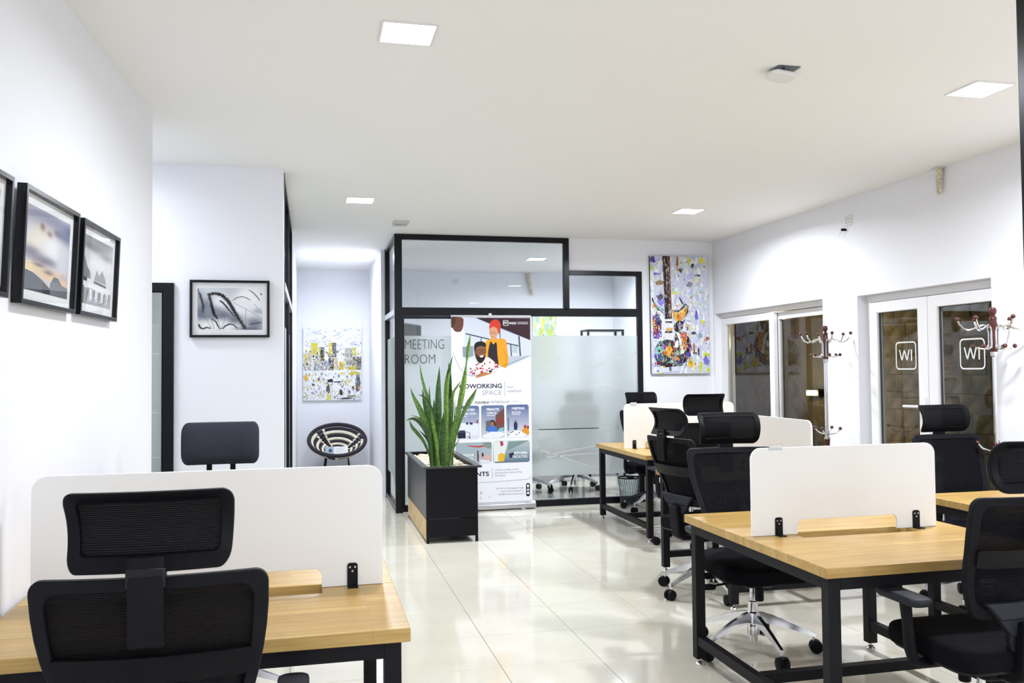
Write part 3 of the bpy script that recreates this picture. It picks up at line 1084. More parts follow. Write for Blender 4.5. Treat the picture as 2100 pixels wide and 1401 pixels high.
def build_chair(label, padded=False):
    t = thing('office_chair', label, 'chair', (0, 0, 0), 0, 'black swivel office chairs')
    # five-star base
    leg = MB()
    prof = []
    for r0, z0, hw, hh in ((0.0, 0.178, 0.017, 0.028), (0.05, 0.178, 0.016, 0.026), (0.14, 0.157, 0.014, 0.019), (0.25, 0.118, 0.012, 0.013), (0.318, 0.092, 0.010, 0.010)):
        prof.append([(-hw, r0, z0 - hh), (hw, r0, z0 - hh), (hw * 0.75, r0, z0 + hh), (-hw * 0.75, r0, z0 + hh)])
    vs = [p for ring in prof for p in ring]
    fs = [(3, 2, 1, 0), tuple(range(len(vs) - 4, len(vs)))]
    for i in range(len(prof) - 1):
        for k in range(4):
            fs.append((i * 4 + k, i * 4 + (k + 1) % 4, i * 4 + 4 + (k + 1) % 4, i * 4 + 4 + k))
    leg.add(vs, fs)
    leg_data = leg.data('base_leg', 'chrome', 30)
    cas = MB()
    cas.lathe([(0.007, 0.045), (0.007, 0.085)], (0, 0.308, 0), 8, 1)
    for sx in (-1, 1):
        cas.lathe([(0.020, sx * 0.006), (0.032, sx * 0.008), (0.034, sx * 0.014), (0.032, sx * 0.026), (0.012, sx * 0.029)], (0, 0.318, 0.034), 18, 0, 'x')
    cas.box((-0.010, 0.297, 0.032), (0.010, 0.337, 0.064))
    cas_data = cas.data('caster', ['black_plastic', 'chrome'], 40)
    for k in range(5):
        l = bpy.data.objects.new('base_leg', leg_data)
        COL.objects.link(l)
        l.parent = t
        l.rotation_euler = (0, 0, R(72 * k + 14))
        c = bpy.data.objects.new('caster', cas_data)
        COL.objects.link(c)
        c.parent = l
    MB().lathe([(0.022, 0.055), (0.024, 0.085), (0.032, 0.09), (0.034, 0.20), (0.028, 0.208), (0.026, 0.21), (0.026, 0.262), (0.021, 0.266), (0.021, 0.272)], n=20).build('hub', 'chrome', t)
    MB().lathe([(0.015, 0.265), (0.015, 0.30), (0.0175, 0.301), (0.0175, 0.306), (0.015, 0.307), (0.015, 0.33), (0.0175, 0.331), (0.0175, 0.336), (0.015, 0.337), (0.015, 0.385)], n=16).build('gas_lift', 'chrome', t)
    m = MB().stack(rrect(-0.085, -0.13, 0.085, 0.12, 0.03), [(0.355, 0.85), (0.365, 1.0), (0.415, 1.0)])
    m.build('tilt_mechanism', 'black_plastic', t)
    MB().lathe([(0.020, 0.285), (0.023, 0.290), (0.022, 0.35), (0.018, 0.36)], (0, 0.085, 0), 16).build('tension_knob', 'black_plastic', t)
    lv = MB().tube([(0.06, 0.03, 0.375), (0.20, 0.04, 0.365), (0.24, 0.045, 0.36)], 0.006, 8)
    lv.stack(rrect(0.225, 0.02, 0.30, 0.075, 0.02), [(0.348, 0.9), (0.352, 1.0), (0.364, 1.0), (0.368, 0.9)], center=(0.26, 0.05))
    lv.build('lever', 'black_plastic', t)
    # seat
    out = rrect(-0.25, -0.215, 0.25, 0.27, (0.07, 0.07, 0.11, 0.11), 6)
    MB().stack(out, [(0.402, 0.80), (0.412, 0.93), (0.425, 0.97)], center=(0, 0.02)).build('seat_pan', 'black_plastic', t)
    s = MB().stack(out, [(0.425, 0.965), (0.437, 0.99), (0.452, 1.0), (0.474, 1.0), (0.490, 0.985), (0.499, 0.955), (0.504, 0.88), (0.502, 0.5), (0.500, 0.1)], center=(0, 0.02))
    s.v = [(x, y, z - max(0, (y - 0.17)) * 0.16) for x, y, z in s.v]
    s.build('seat', 'black_fabric', t, smooth=60)
    # arm rests
    for sx in (-1, 1):
        a = MB()
        a.tube([(sx * 0.17, 0.0, 0.408), (sx * 0.25, 0.0, 0.402), (sx * 0.288, 0.002, 0.415), (sx * 0.300, 0.004, 0.455), (sx * 0.303, 0.012, 0.55), (sx * 0.305, 0.02, 0.634)],
               [0.026, 0.028, 0.030, 0.029, 0.026, 0.030], 12, flat=0.62)
        ao = a.build('armrest', 'grey_plastic', t)
        pad = MB().stack(rrect(-0.043, -0.115, 0.043, 0.135, (0.03, 0.03, 0.035, 0.035), 5), [(0.628, 0.88), (0.634, 0.97), (0.648, 1.0), (0.656, 0.96), (0.659, 0.86)], center=(0, 0.01))
        pad.v = [(x + sx * 0.303, y + 0.025, z) for x, y, z in pad.v]
        pad.build('arm_pad', 'shell_plastic', ao, smooth=50)
    # back
    BT = 1.010 if padded else 1.048
    MB().ring_panel(uv_rr(-1, 0.60, 1, BT, 0.12, 0.035), uv_rr(-0.87, 0.645, 0.87, BT - 0.032, 0.12, 0.035), back_fn, 0.024).build('back_frame', 'grey_plastic', t, smooth=50, bevel=0.004)
    MB().sheet(uv_rr(-0.88, 0.642, 0.88, BT - 0.030, 0.12, 0.035), lambda u, v, q: back_fn(u, v, q + 0.006), 0.003, rings=6).build('back_mesh', 'chair_mesh', t, smooth=60)
    MB().sheet(uv_rr(-0.90, 0.795, 0.90, 0.862, 0.03, 0.01), lambda u, v, q: back_fn(u, v, q - 0.018), 0.014, rings=2).build('lumbar_support', 'black_plastic', t, smooth=60)
    sh = MB()
    for (za, zb, wa, wb) in ((0.48, 0.55, 0.050, 0.065), (0.55, 0.61, 0.065, 0.115), (0.61, 0.668, 0.115, 0.165)):
        ya, yb = back_fn(0, za, 0)[1], back_fn(0, zb, 0)[1]
        sh.add([(-wa, ya - 0.045, za), (wa, ya - 0.045, za), (wb, yb - 0.035, zb), (-wb, yb - 0.035, zb),
                (-wa, ya - 0.012, za), (wa, ya - 0.012, za), (wb, yb - 0.008, zb), (-wb, yb - 0.008, zb)],
               [(0, 1, 2, 3), (7, 6, 5, 4), (0, 4, 5, 1), (1, 5, 6, 2), (2, 6, 7, 3), (3, 7, 4, 0)])
    sh.build('back_shell', 'shell_plastic', t, smooth=30, bevel=0.006)
    MB().prism([(-0.262, 0.60), (-0.205, 0.60), (-0.19, 0.44), (-0.06, 0.415), (-0.06, 0.365), (-0.20, 0.372), (-0.245, 0.40)], -0.042, 0.042, 'x').build('spine', 'grey_plastic', t, bevel=0.01)
    # head rest
    if not padded:
        MB().prism([(-0.345, 0.90), (-0.316, 0.90), (-0.320, 1.03), (-0.322, 1.10), (-0.345, 1.10), (-0.352, 1.04)], -0.038, 0.038, 'x').build('headrest_slider', 'black_plastic', t, bevel=0.005)
        MB().prism([(-0.350, 1.03), (-0.322, 1.03), (-0.322, 1.072), (-0.350, 1.078)], -0.042, 0.042, 'x').build('clamp', 'gloss_black', t, bevel=0.006)
        hf = MB().ring_panel(uv_rr(-1, 0, 1, 1, 0.14, 0.2), uv_rr(-0.84, 0.20, 0.84, 0.86, 0.07, 0.08), head_fn, 0.020)
        hf.build('headrest_frame', 'black_plastic', t, smooth=50, bevel=0.004)
        MB().sheet(uv_rr(-0.86, 0.18, 0.86, 0.88, 0.07, 0.08), lambda u, v, q: head_fn(u, v, q + 0.004), 0.003, rings=5).build('headrest_mesh', 'chair_mesh', t, smooth=60)
    else:
        for sx in (-1, 1):
            MB().box((sx * 0.055 - 0.012, -0.335, 0.98), (sx * 0.055 + 0.012, -0.315, 1.10)).build('headrest_post', 'black_plastic', t)
        hp = MB()
        o1 = uv_rr(-1, 0, 1, 1, 0.16, 0.24)
        def fn(k, d):
            def g_(u, v, q):
                u2, v2 = u * k * (1.05 - 0.06 * v), 0.5 + (v - 0.5) * k
                p = head_fn(u2, v2, 0)
                return (p[0], p[1] * 0.45 - 0.17 + d, 1.155 + (p[2] - 1.151) * 1.15)
            return g_
        n = len(o1)
        lev = [(0.90, -0.03), (0.97, -0.026), (1.0, -0.012), (1.0, 0.010), (0.97, 0.024), (0.88, 0.034), (0.55, 0.036), (0.1, 0.030)]
        vs, fs = [], []
        for k, dd in lev:
            vs += [fn(k, dd)(u, v, 0) for u, v in o1]
        for L in range(len(lev) - 1):
            for i in range(n):
                j = (i + 1) % n
                fs.append((L * n + i, L * n + j, (L + 1) * n + j, (L + 1) * n + i))
        fs += [tuple(range(n))[::-1], tuple(range((len(lev) - 1) * n, len(lev) * n))]
        hp.add(vs, fs)
        hp.build('headrest', 'charcoal_fabric', t, smooth=70)
    return t


def lift_head(t, dz, dy=0.0):
    for ch in t.children:
        if ch.name.startswith(('headrest', 'clamp')):
            ch.location.z += dz
            ch.location.y += dy


def put(t, x, y, bearing, label=None):
    t.location = (x, y, 0)
    t.rotation_euler = (0, 0, -R(bearing))
    if label:
        t['label'] = label
    return t


proto = build_chair('black mesh office chair seen from behind at the left desk, nearest the camera')
CH = {}
CH[1] = put(proto, -0.352, 2.375, 0)
spots = {
    3: (3.52, 8.62, 180, 'farthest black chair behind the far desk, by the meeting room glass'),
    4: (3.17, 6.90, 0, 'black chair tucked in before the far desk, its headrest against the white divider'),
    5: (2.56, 5.36, 78, 'black chair seen from the side beside the corner of the near right desk'),
    6: (2.28, 4.215, 185, 'black chair facing the camera behind the near right desk, chrome base showing'),
    7: (2.45, 2.80, 0, 'black chair at the lower right corner, seen from behind with armrest'),
    8: (4.06, 4.62, 180, 'black chair facing the camera before the double glass door'),
    9: (2.55, 10.30, 60, 'meeting room chair just behind the banner, chrome base seen through clear glass'),
    10: (3.22, 10.40, 5, 'meeting room chair with its chrome base seen under the frosted film'),
}
for k, (x, y, b, lab) in spots.items():
    CH[k] = put(copy_tree(proto), x, y, b, lab)
CH[2] = put(build_chair('dark chair with plain padded headrest rising behind the left white divider', True), -0.43, 4.14, 180)
lift_head(CH[4], 0.045)
lift_head(CH[6], 0.004)


def spin_base(t, deg):
    for ch in t.children:
        if ch.name.startswith('base_leg'):
            ch.rotation_euler.z += R(deg)


spin_base(CH[5], 29)
spin_base(CH[6], -12)


# ------------------------------------------------------------------ desks
def desk(name, label, x0, x1, y0, y1, ym, screen, slot, brackets, style='end', sh=0.392, wood='desk_wood', turn=0):
    t = thing(name, label, 'desk', ((x0 + x1) / 2, (y0 + y1) / 2, 0), R(turn), 'double bench desks with white dividers')
    ZT, TH, LG = 0.75, 0.040, 0.050
    g = 0.0015
    s0, s1 = slot
    near = [(x0, y0), (x1, y0), (x1, ym - g), (s1, ym - g), (s1, ym - 0.085), (s0, ym - 0.085), (s0, ym - g), (x0, ym - g)]
    far = [(x0, y1), (x0, ym + g), (s0, ym + g), (s0, ym + 0.045), (s1, ym + 0.045), (s1, ym + g), (x1, ym + g), (x1, y1)]
    for p in (near, far):
        MB().prism(p, ZT - TH, ZT).build('tabletop', wood, t, world=True, bevel=0.003)
    fi = 0.025
    ax0, ax1, ay0, ay1 = x0 + fi, x1 - fi, y0 + fi, y1 - fi
    zb = ZT - TH
    for (lx, ly) in ((ax0, ay0), (ax1 - LG, ay0), (ax0, ay1 - LG), (ax1 - LG, ay1 - LG)):
        l = MB().box((lx, ly, 0.035), (lx + LG, ly + LG, zb)).build('leg', 'black_metal', t, world=True, bevel=0.002)
        ft = MB().lathe([(0.006, 0.02), (0.006, 0.04)], (lx + LG / 2, ly + LG / 2, 0), 10)
        ft.lathe([(0.022, 0.0), (0.022, 0.006), (0.012, 0.018), (0.008, 0.02)], (lx + LG / 2, ly + LG / 2, 0), 16)
        ft.build('levelling_foot', 'brushed_metal', l, world=True)
    for (a, b) in (((ax0 + LG, ay0, zb - 0.05), (ax1 - LG, ay0 + LG, zb)), ((ax0 + LG, ay1 - LG, zb - 0.05), (ax1 - LG, ay1, zb)),
                   ((ax0, ay0 + LG, zb - 0.05), (ax0 + LG, ay1 - LG, zb)), ((ax1 - LG, ay0 + LG, zb - 0.05), (ax1, ay1 - LG, zb))):
        MB().box(a, b).build('apron', 'black_metal', t, world=True)
    z0, z1 = 0.105, 0.15
    if style == 'end':
        for lx in (ax0, ax1 - LG):
            MB().box((lx + 0.004, ay0 + LG, z0), (lx + LG - 0.004, ay1 - LG, z1)).build('stretcher', 'black_metal', t, world=True, bevel=0.002)
        yc = (ay0 + ay1) / 2
        MB().box((ax0 + LG, yc - 0.022, z0), (ax1 - LG, yc + 0.022, z1)).build('stretcher', 'black_metal', t, world=True, bevel=0.002)
    else:
        for ly in (ay0, ay1 - LG):
            MB().box((ax0 + LG, ly + 0.004, z0), (ax1 - LG, ly + LG - 0.004, z1)).build('stretcher', 'black_metal', t, world=True, bevel=0.002)
    # divider
    a, b, c0, c1 = screen
    ys = ym - 0.004
    out = [(a, ZT + 0.001), (c0, ZT + 0.001)]
    out += [(c0 + 0.025 - 0.025 * math.cos(R(q)), ZT + 0.04 + 0.025 * math.sin(R(q))) for q in range(0, 91, 18)]
    out += [(c1 - 0.025 + 0.025 * math.sin(R(q)), ZT + 0.04 + 0.025 * math.cos(R(q))) for q in range(0, 91, 18)]
    out += [(c1, ZT + 0.001), (b, ZT + 0.001)]
    rr = 0.05
    out += [(b - rr + rr * math.cos(R(q)), ZT + sh - rr + rr * math.sin(R(q))) for q in range(0, 91, 15)]
    out += [(a + rr - rr * math.sin(R(q)), ZT + sh - rr + rr * math.cos(R(q))) for q in range(0, 91, 15)]
    MB().prism(out, ys - 0.006, ys + 0.006, 'y').build('divider', 'acrylic', t, world=True, bevel=0.0015, label='white acrylic divider with rounded corners')
    for bx in brackets:
        m = MB().prism(rrect(bx - 0.018, ZT + 0.001, bx + 0.018, ZT + 0.080, (0, 0, 0.01, 0.01)), ys - 0.010, ys - 0.006, 'y')
        m.box((bx - 0.018, ys - 0.045, ZT + 0.0005), (bx + 0.018, ys - 0.006, ZT + 0.004))
        bo = m.build('bracket', 'black_metal', t, world=True)
        sc = MB()
        for (qx, qz) in ((-0.009, 0.066), (0.009, 0.066), (0.0, 0.052)):
            sc.lathe([(0.0035, -0.0015), (0.0035, 0.0)], (bx + qx, ys - 0.010, ZT + qz), 10, 0, 'y')
        sc.build('screws', 'brushed_metal', bo, world=True)
    return t


desk('bench_desk', 'light wood double desk against the left wall', -0.935, 0.282, 2.545, 3.66, 3.105, (-0.885, 0.245, -0.62, 0.035), (-0.64, 0.035), (0.14,), sh=0.418)
desk('bench_desk', 'near right light wood double desk with black legs', 1.862, 2.945, 2.885, 4.140, 3.515, (1.900, 2.845, 2.125, 2.635), (2.110, 2.690), (2.03, 2.735), sh=0.39)
# the middle desk is turned a quarter: its divider runs away from the camera
desk('bench_desk', 'middle desk mostly hidden behind the side-on chair', 2.555, 3.705, 4.85, 6.11, 5.48, (2.60, 3.640, 2.90, 3.35), (2.88, 3.37), (2.74, 3.50), sh=0.405, turn=-90)
desk('bench_desk', 'farthest light wood desk before the meeting room glass', 2.800, 4.02, 6.995, 8.33, 7.655, (2.850, 3.975, 3.06, 3.60), (3.05, 3.62), (2.95, 3.80), sh=0.42)
desk('bench_desk', 'light wood desk by the right wall, partly hidden by the near divider', 3.455, 4.50, 3.16, 4.40, 3.79, (3.60, 4.46, 3.80, 4.25), (3.79, 4.27), (3.70, 4.36), sh=0.39)

# clear label clips on the dividers
for (x, y, z, lab) in ((2.02, 3.511, 1.140, 'small clear label clip on the near right divider'), (2.945, 7.651, 1.170, 'small clear label clip on the far divider')):
    t = thing('label_clip', lab, 'label', (x, y, z), 0, 'label clips on the dividers')
    c = MB().box((-0.035, -0.0085, -0.012), (0.035, -0.0065, 0.016))
    c.box((-0.035, -0.0065, 0.001), (0.035, 0.0065, 0.003))
    c.build('clip', 'clear_plastic', t)
    MB().box((-0.030, -0.0092, -0.002), (0.030, -0.0086, 0.012)).build('paper', 'white_plastic', t)


# ------------------------------------------------------------------ coat stands
def coat_stand(x, y, top, rz, label):
    t = thing('coat_stand', label, 'coat stand', (x, y, 0), R(rz), 'coat stands by the right wall')
    s = top / 1.85
    MB().lathe([(0.020, 0.02), (0.020, 0.86 * s), (0.022, 0.865 * s), (0.022, 0.90 * s)], n=16).build('lower_post', 'maroon_wood', t)
    MB().lathe([(0.026, 0.885 * s), (0.026, 0.90 * s), (0.019, 0.905 * s), (0.019, 0.96 * s), (0.0125, 0.965 * s), (0.0125, 1.53 * s), (0.020, 1.535 * s), (0.022, 1.565 * s)], n=16).build('pole', 'chrome', t)
    MB().lathe([(0.020, 1.56 * s), (0.024, 1.565 * s), (0.024, 1.74 * s), (0.020, 1.765 * s), (0.024, 1.775 * s), (0.018, 1.79 * s), (0.012, 1.797 * s), (0.020, 1.808 * s), (0.024, 1.826 * s), (0.018, 1.843 * s), (0.003, top)], n=18).build('finial', 'maroon_wood', t)
    arm_u = MB().tube([(0.026, 0, 1.585 * s), (0.027, 0, 1.69 * s), (0.032, 0, 1.715 * s), (0.055, 0, 1.735 * s), (0.085, 0, 1.728 * s), (0.115, 0, 1.712 * s), (0.145, 0, 1.704 * s), (0.175, 0, 1.716 * s), (0.195, 0, 1.742 * s), (0.205, 0, 1.768 * s)], 0.0062, 8).data('upper_hook', 'chrome', 40)
    ball_u = MB().ball((0.207, 0, 1.778 * s), 0.0145, 12).data('knob', 'maroon_wood', 60)
    arm_m = MB().tube([(0.026, 0, 1.69 * s), (0.027, 0, 1.62 * s), (0.034, 0, 1.592 * s), (0.055, 0, 1.582 * s), (0.085, 0, 1.583 * s), (0.112, 0, 1.594 * s)], 0.006, 8).data('middle_hook', 'chrome', 40)
    ball_m = MB().ball((0.118, 0, 1.598 * s), 0.0145, 12).data('knob', 'maroon_wood', 60)
    arm_l = MB().tube([(0.015, 0, 0.925 * s), (0.045, 0, 0.928 * s), (0.080, 0, 0.942 * s), (0.105, 0, 0.968 * s)], 0.0065, 8).data('lower_hook', 'chrome', 40)
    ball_l = MB().ball((0.110, 0, 0.978 * s), 0.0145, 12).data('knob', 'maroon_wood', 60)
    for nm, da, ba, n, off in (('upper_hook', arm_u, ball_u, 6, 0), ('middle_hook', arm_m, ball_m, 6, 0), ('lower_hook', arm_l, ball_l, 4, 25)):
        for k in range(n):
            a = bpy.data.objects.new(nm, da)
            COL.objects.link(a)
            a.parent = t
            a.rotation_euler = (0, 0, R(360 * k / n + off))
            b = bpy.data.objects.new('knob', ba)
            COL.objects.link(b)
            b.parent = a
    foot = MB().tube([(0.015, 0, 0.16), (0.06, 0, 0.13), (0.13, 0, 0.06), (0.17, 0, 0.012)], [0.016, 0.015, 0.013, 0.012], 8).data('foot', 'maroon_wood', 40)
    for k in range(4):
        a = bpy.data.objects.new('foot', foot)
        COL.objects.link(a)
        a.parent = t
        a.rotation_euler = (0, 0, R(90 * k + 20))
    return t


coat_stand(4.27, 6.555, 1.852, 12, 'tall coat stand with red knobs between window and double door')
coat_stand(4.33, 4.76, 1.878, 20, 'coat stand with red knobs in front of the right edge of the double door')

# ------------------------------------------------------------------ planter with snake plant
PX0, PX1, PY0, PY1, PZ = 0.972, 1.425, 7.495, 8.95, 0.655
pt = thing('planter_box', 'long black planter box before the meeting room', 'planter', ((PX0 + PX1) / 2, (PY0 + PY1) / 2, 0))
wl = MB()
wl.box((PX0, PY0, 0.21), (PX1, PY0 + 0.02, PZ))
wl.box((PX0, PY1 - 0.02, 0.21), (PX1, PY1, PZ))
wl.box((PX1 - 0.02, PY0 + 0.02, 0.21), (PX1, PY1 - 0.02, PZ))
wl.box((PX0 + 0.02, PY0 + 0.02, 0.21), (PX1 - 0.02, PY1 - 0.02, 0.23))
wl.build('wall_panels', 'planter_black', pt, world=True)
MB().box((PX0 - 0.004, PY0 + 0.004, 0.21), (PX0 + 0.02, PY1 - 0.004, PZ)).build('side_panel', 'planter_grey', pt, world=True, label='glossy dark grey side')
MB().box((PX0, PY0, 0.052), (PX1, PY0 + 0.018, 0.206)).build('plinth_panel', 'planter_black', pt, world=True, bevel=0.002)
MB().box((PX0 - 0.004, PY0 + 0.02, 0.025), (PX0 + 0.016, PY1 - 0.02, 0.205)).build('plinth_board', 'raw_wood', pt, world=True, label='unpainted wood board along the foot')
MB().box((PX1 - 0.016, PY0 + 0.02, 0.05), (PX1, PY1 - 0.02, 0.205)).build('plinth_board', 'planter_black', pt, world=True)
for lx in (PX0, PX1 - 0.022):
    for ly in (PY0 - 0.002, PY1 - 0.022):
        MB().box((lx, ly, 0), (lx + 0.022, ly + 0.022, 0.21)).build('foot', 'planter_black', pt, world=True)
MB().ring_panel(rrect(PX0 - 0.03, PY0 - 0.025, PX1 + 0.035, PY1 + 0.02, 0.004), rrect(PX0 + 0.02, PY0 + 0.02, PX1 - 0.02, PY1 - 0.02, 0.002), lambda u, v, q: (u, v, PZ + q), 0.018).build('rim', 'planter_grey', pt, world=True, bevel=0.004)
MB().box((PX0 + 0.02, PY0 + 0.02, 0.56), (PX1 - 0.02, PY1 - 0.02, 0.605)).build('soil', 'dark_hole', pt, world=True)
rnd = random.Random(11)
pb = MB()
for i in range(560):
    x, y = rnd.uniform(PX0 + 0.035, PX1 - 0.035), rnd.uniform(PY0 + 0.035, PY1 - 0.035)
    r = rnd.uniform(0.013, 0.025)
    pb.ball((x, y, 0.613 + rnd.uniform(0, 0.02)), r, 7, rnd.choice([0, 0, 1]), (rnd.uniform(0.9, 1.3), rnd.uniform(0.9, 1.3), 0.75))
pb = pb.build('pebbles', ['pebble', 'coil_cream'], None, smooth=70)
tag(pb, 'cream pebbles filling the black planter', 'pebbles', None, 'stuff')

PLX, PLY = 1.185, 7.80
sp = thing('snake_plant', 'tall green snake plant growing from the pebbles', 'plant', (PLX, PLY, 0.61))


def leaf_pt(zx, zy, dy):
    """plant sketch coordinates -> point at the plant's depth"""
    px, py = 800 + zx / 5.005, 680 + zy / 5.005
    Y = PLY + dy
    d = _r2 * ((px - 1050) / F_PX) + _d2 * ((py - 700.5) / F_PX) + _f
    k = Y / d.y
    return Vector((d.x * k, Y, CAM_H + d.z * k))


LEAVES = [  # points (x, y, width) from base to tip, depth of base, depth of tip, tone
    ([(600, 1380, 26), (655, 1080, 34), (700, 830, 58), (735, 640, 66), (762, 470, 48), (783, 330, 16), (800, 190, 44), (826, 15, 2)], -0.10, -0.02, 2),
    ([(625, 1380, 16), (665, 1120, 20), (735, 880, 34), (800, 745, 58), (845, 670, 46), (895, 575, 2)], -0.08, 0.02, 1),
    ([(625, 1370, 10), (650, 1210, 13), (690, 1140, 11), (718, 1095, 2)], -0.12, -0.16, 2),
    ([(580, 1390, 40), (575, 1050, 52), (574, 800, 56), (576, 620, 52), (590, 500, 34), (602, 420, 2)], -0.14, -0.12, 2),
    ([(590, 1300, 40), (580, 900, 50), (575, 620, 56), (595, 450, 46), (620, 340, 26), (644, 245, 2)], 0.04, 0.08, 1),
    ([(600, 1300, 34), (612, 800, 44), (612, 560, 46), (610, 430, 30), (597, 320, 2)], 0.08, 0.06, 0),
    ([(520, 1390, 44), (500, 1000, 66), (494, 760, 72), (494, 600, 58), (500, 480, 34), (506, 355, 2)], -0.06, 0.0, 0),
    ([(600, 1300, 26), (622, 960, 40), (632, 780, 46), (636, 680, 32), (634, 585, 2)], -0.02, 0.02, 1),
    ([(600, 1300, 20), (610, 900, 28), (645, 650, 32), (690, 565, 24), (728, 508, 2)], 0.10, 0.16, 2),
    ([(455, 1360, 30), (430, 1000, 48), (395, 740, 46), (355, 590, 34), (325, 470, 24), (303, 325, 2)], 0.02, 0.10, 1),
    ([(430, 1330, 30), (395, 1050, 54), (335, 870, 66), (280, 750, 52), (240, 670, 32), (207, 575, 2)], -0.04, 0.02, 1),
    ([(425, 1320, 34), (405, 1120, 52), (360, 1000, 58), (295, 925, 46), (230, 895, 30), (163, 912, 2)], -0.12, -0.16, 0),
    ([(420, 1310, 20), (350, 1140, 32), (275, 1040, 40), (225, 980, 34), (196, 905, 2)], -0.06, -0.04, 1),
    ([(430, 1330, 28), (400, 1000, 44), (365, 800, 44), (345, 690, 32), (333, 585, 2)], 0.06, 0.08, 0),
    ([(460, 1300, 18), (425, 900, 22), (405, 700, 24), (404, 560, 2)], 0.12, 0.14, 1),
    ([(470, 1370, 34), (450, 1050, 48), (432, 840, 44), (390, 730, 36), (345, 670, 22), (288, 648, 2)], -0.08, -0.08, 0),
    ([(490, 1380, 34), (470, 1000, 46), (455, 820, 40), (450, 690, 2)], -0.02, 0.02, 0),
    ([(450, 1370, 26), (425, 1120, 34), (370, 960, 28), (300, 890, 18), (215, 860, 2)], 0.0, 0.06, 2),
    ([(545, 1390, 44), (535, 1120, 56), (545, 960, 50), (548, 830, 2)], -0.17, -0.17, 0),
    ([(570, 1390, 36), (565, 1000, 48), (592, 780, 40), (622, 670, 2)], -0.05, -0.02, 0),
    ([(500, 1390, 30), (470, 1120, 40), (440, 960, 36), (418, 790, 2)], -0.16, -0.16, 2),
    ([(600, 1390, 34), (615, 1120, 40), (640, 980, 30), (672, 860, 2)], -0.15, -0.12, 1),
    ([(480, 1390, 36), (488, 1100, 44), (515, 930, 40), (520, 800, 2)], -0.10, -0.10, 1),
    ([(635, 1390, 24), (640, 1180, 28), (655, 1000, 22), (668, 700, 2)], -0.03, 0.02, 1),
    ([(430, 1340, 24), (410, 1180, 30), (370, 1090, 24), (295, 1010, 2)], 0.0, 0.02, 0),
]
for pts, d0, d1, tone in LEAVES:
    lf = MB()
    n = len(pts)
    # resample smoothly
    S = []
    for i in range(n - 1):
        for k in range(4):
            u = k / 4
            p0, p1, p2, p3 = pts[max(0, i - 1)], pts[i], pts[i + 1], pts[min(n - 1, i + 2)]
            S.append(tuple(0.5 * ((2 * b) + (c - a) * u + (2 * a - 5 * b + 4 * c - e) * u * u + (3 * b - a - 3 * c + e) * u ** 3) for a, b, c, e in zip(p0, p1, p2, p3)))
    S.append(pts[-1])
    vs, fs = [], []
    m = len(S)
    for i, (zx, zy, wd) in enumerate(S):
        fr = i / (m - 1)
        dy = d0 + (d1 - d0) * fr
        c = leaf_pt(zx, zy, dy)
        if i == 0:
            c.z = min(c.z, 0.625)
        a, b = S[max(0, i - 1)], S[min(m - 1, i + 1)]
        dx, dz = b[0] - a[0], b[1] - a[1]
        l = math.hypot(dx, dz) or 1
        hw = max(0.6, wd) / 5.005 / F_PX * PLY * 0.46
        side = Vector((-dz / l, 0, -dx / l)) * -hw
        fold = Vector((0, 0.28 * hw, 0))
        back = Vector((0, 0.006 * (1 - fr) + 0.0015, 0))
        vs += [c - side - fold, c - side * 0.5 + fold * 0.2, c + fold, c + side * 0.5 + fold * 0.2, c + side - fold,
               c + side * 0.5 + fold * 0.2 + back, c + fold + back, c - side * 0.5 + fold * 0.2 + back]
    for i in range(m - 1):
        for k in range(8):
            fs.append((i * 8 + k, i * 8 + (k + 1) % 8, i * 8 + 8 + (k + 1) % 8, i * 8 + 8 + k))
    fs += [tuple(range(8))[::-1], tuple(range((m - 1) * 8, m * 8))]
    lf.add(vs, fs)
    lf.build('leaf', ['leaf_dark', 'leaf_mid', 'leaf_bright'][tone], sp, smooth=70, world=True)

# ------------------------------------------------------------------ roll-up banner
BY = 9.115
BX0, BX1, BZ1 = 1.458, 2.335, 2.075
bn = thing('rollup_banner', 'white roll-up advertising banner with photographs behind the planter', 'banner', ((BX0 + BX1) / 2, BY, 0))
MB().prism([(BY - 0.055, 0.012), (BY + 0.055, 0.012), (BY + 0.05, 0.06), (BY + 0.012, 0.085), (BY - 0.012, 0.085), (BY - 0.05, 0.06)], BX0 - 0.02, BX1 + 0.03, 'x').build('cassette', 'brushed_metal', bn, world=True, bevel=0.006)
ft = MB()
for fx in (BX0 + 0.12, BX1 - 0.12):
    ft.box((fx - 0.02, BY - 0.10, 0.0), (fx + 0.02, BY + 0.07, 0.012))
ft.build('feet', 'brushed_metal', bn, world=True)
MB().box((BX0, BY - 0.001, 0.075), (BX1, BY + 0.001, BZ1)).build('sheet', 'banner_white', bn, world=True)
MB().box((BX0 - 0.003, BY - 0.009, BZ1 - 0.004), (BX1 + 0.003, BY + 0.009, BZ1 + 0.016)).build('top_rail', 'brushed_metal', bn, world=True, bevel=0.003)
MB().tube([((BX0 + BX1) / 2, BY + 0.02, 0.06), ((BX0 + BX1) / 2, BY + 0.02, BZ1)], 0.009, 8).build('support_pole', 'brushed_metal', bn, world=True)
MB().box((1.87, BY - 0.006, BZ1 + 0.016), (1.90, BY + 0.012, BZ1 + 0.035)).build('pole_clip', 'white_plastic', bn, world=True)
cv = Canvas((928, 648, 1093, 1034), (BX0, BY - 0.0013, BZ1), (BX1 - BX0, 0, 0), (0, 0, -(BZ1 - 0.075)), (0, -1, 0))
Z = lambda x, y: (800 + x / 5.839, 620 + y / 5.839)      # sketch units of the upper half
ZP = lambda L: [Z(*p) for p in L]
cv.poly(ZP([(745, 175), (1705, 175), (1705, 640), (1570, 720), (1370, 800), (1180, 870), (1050, 905), (940, 870), (860, 800), (800, 690), (745, 540)]), 'd4dbe8')
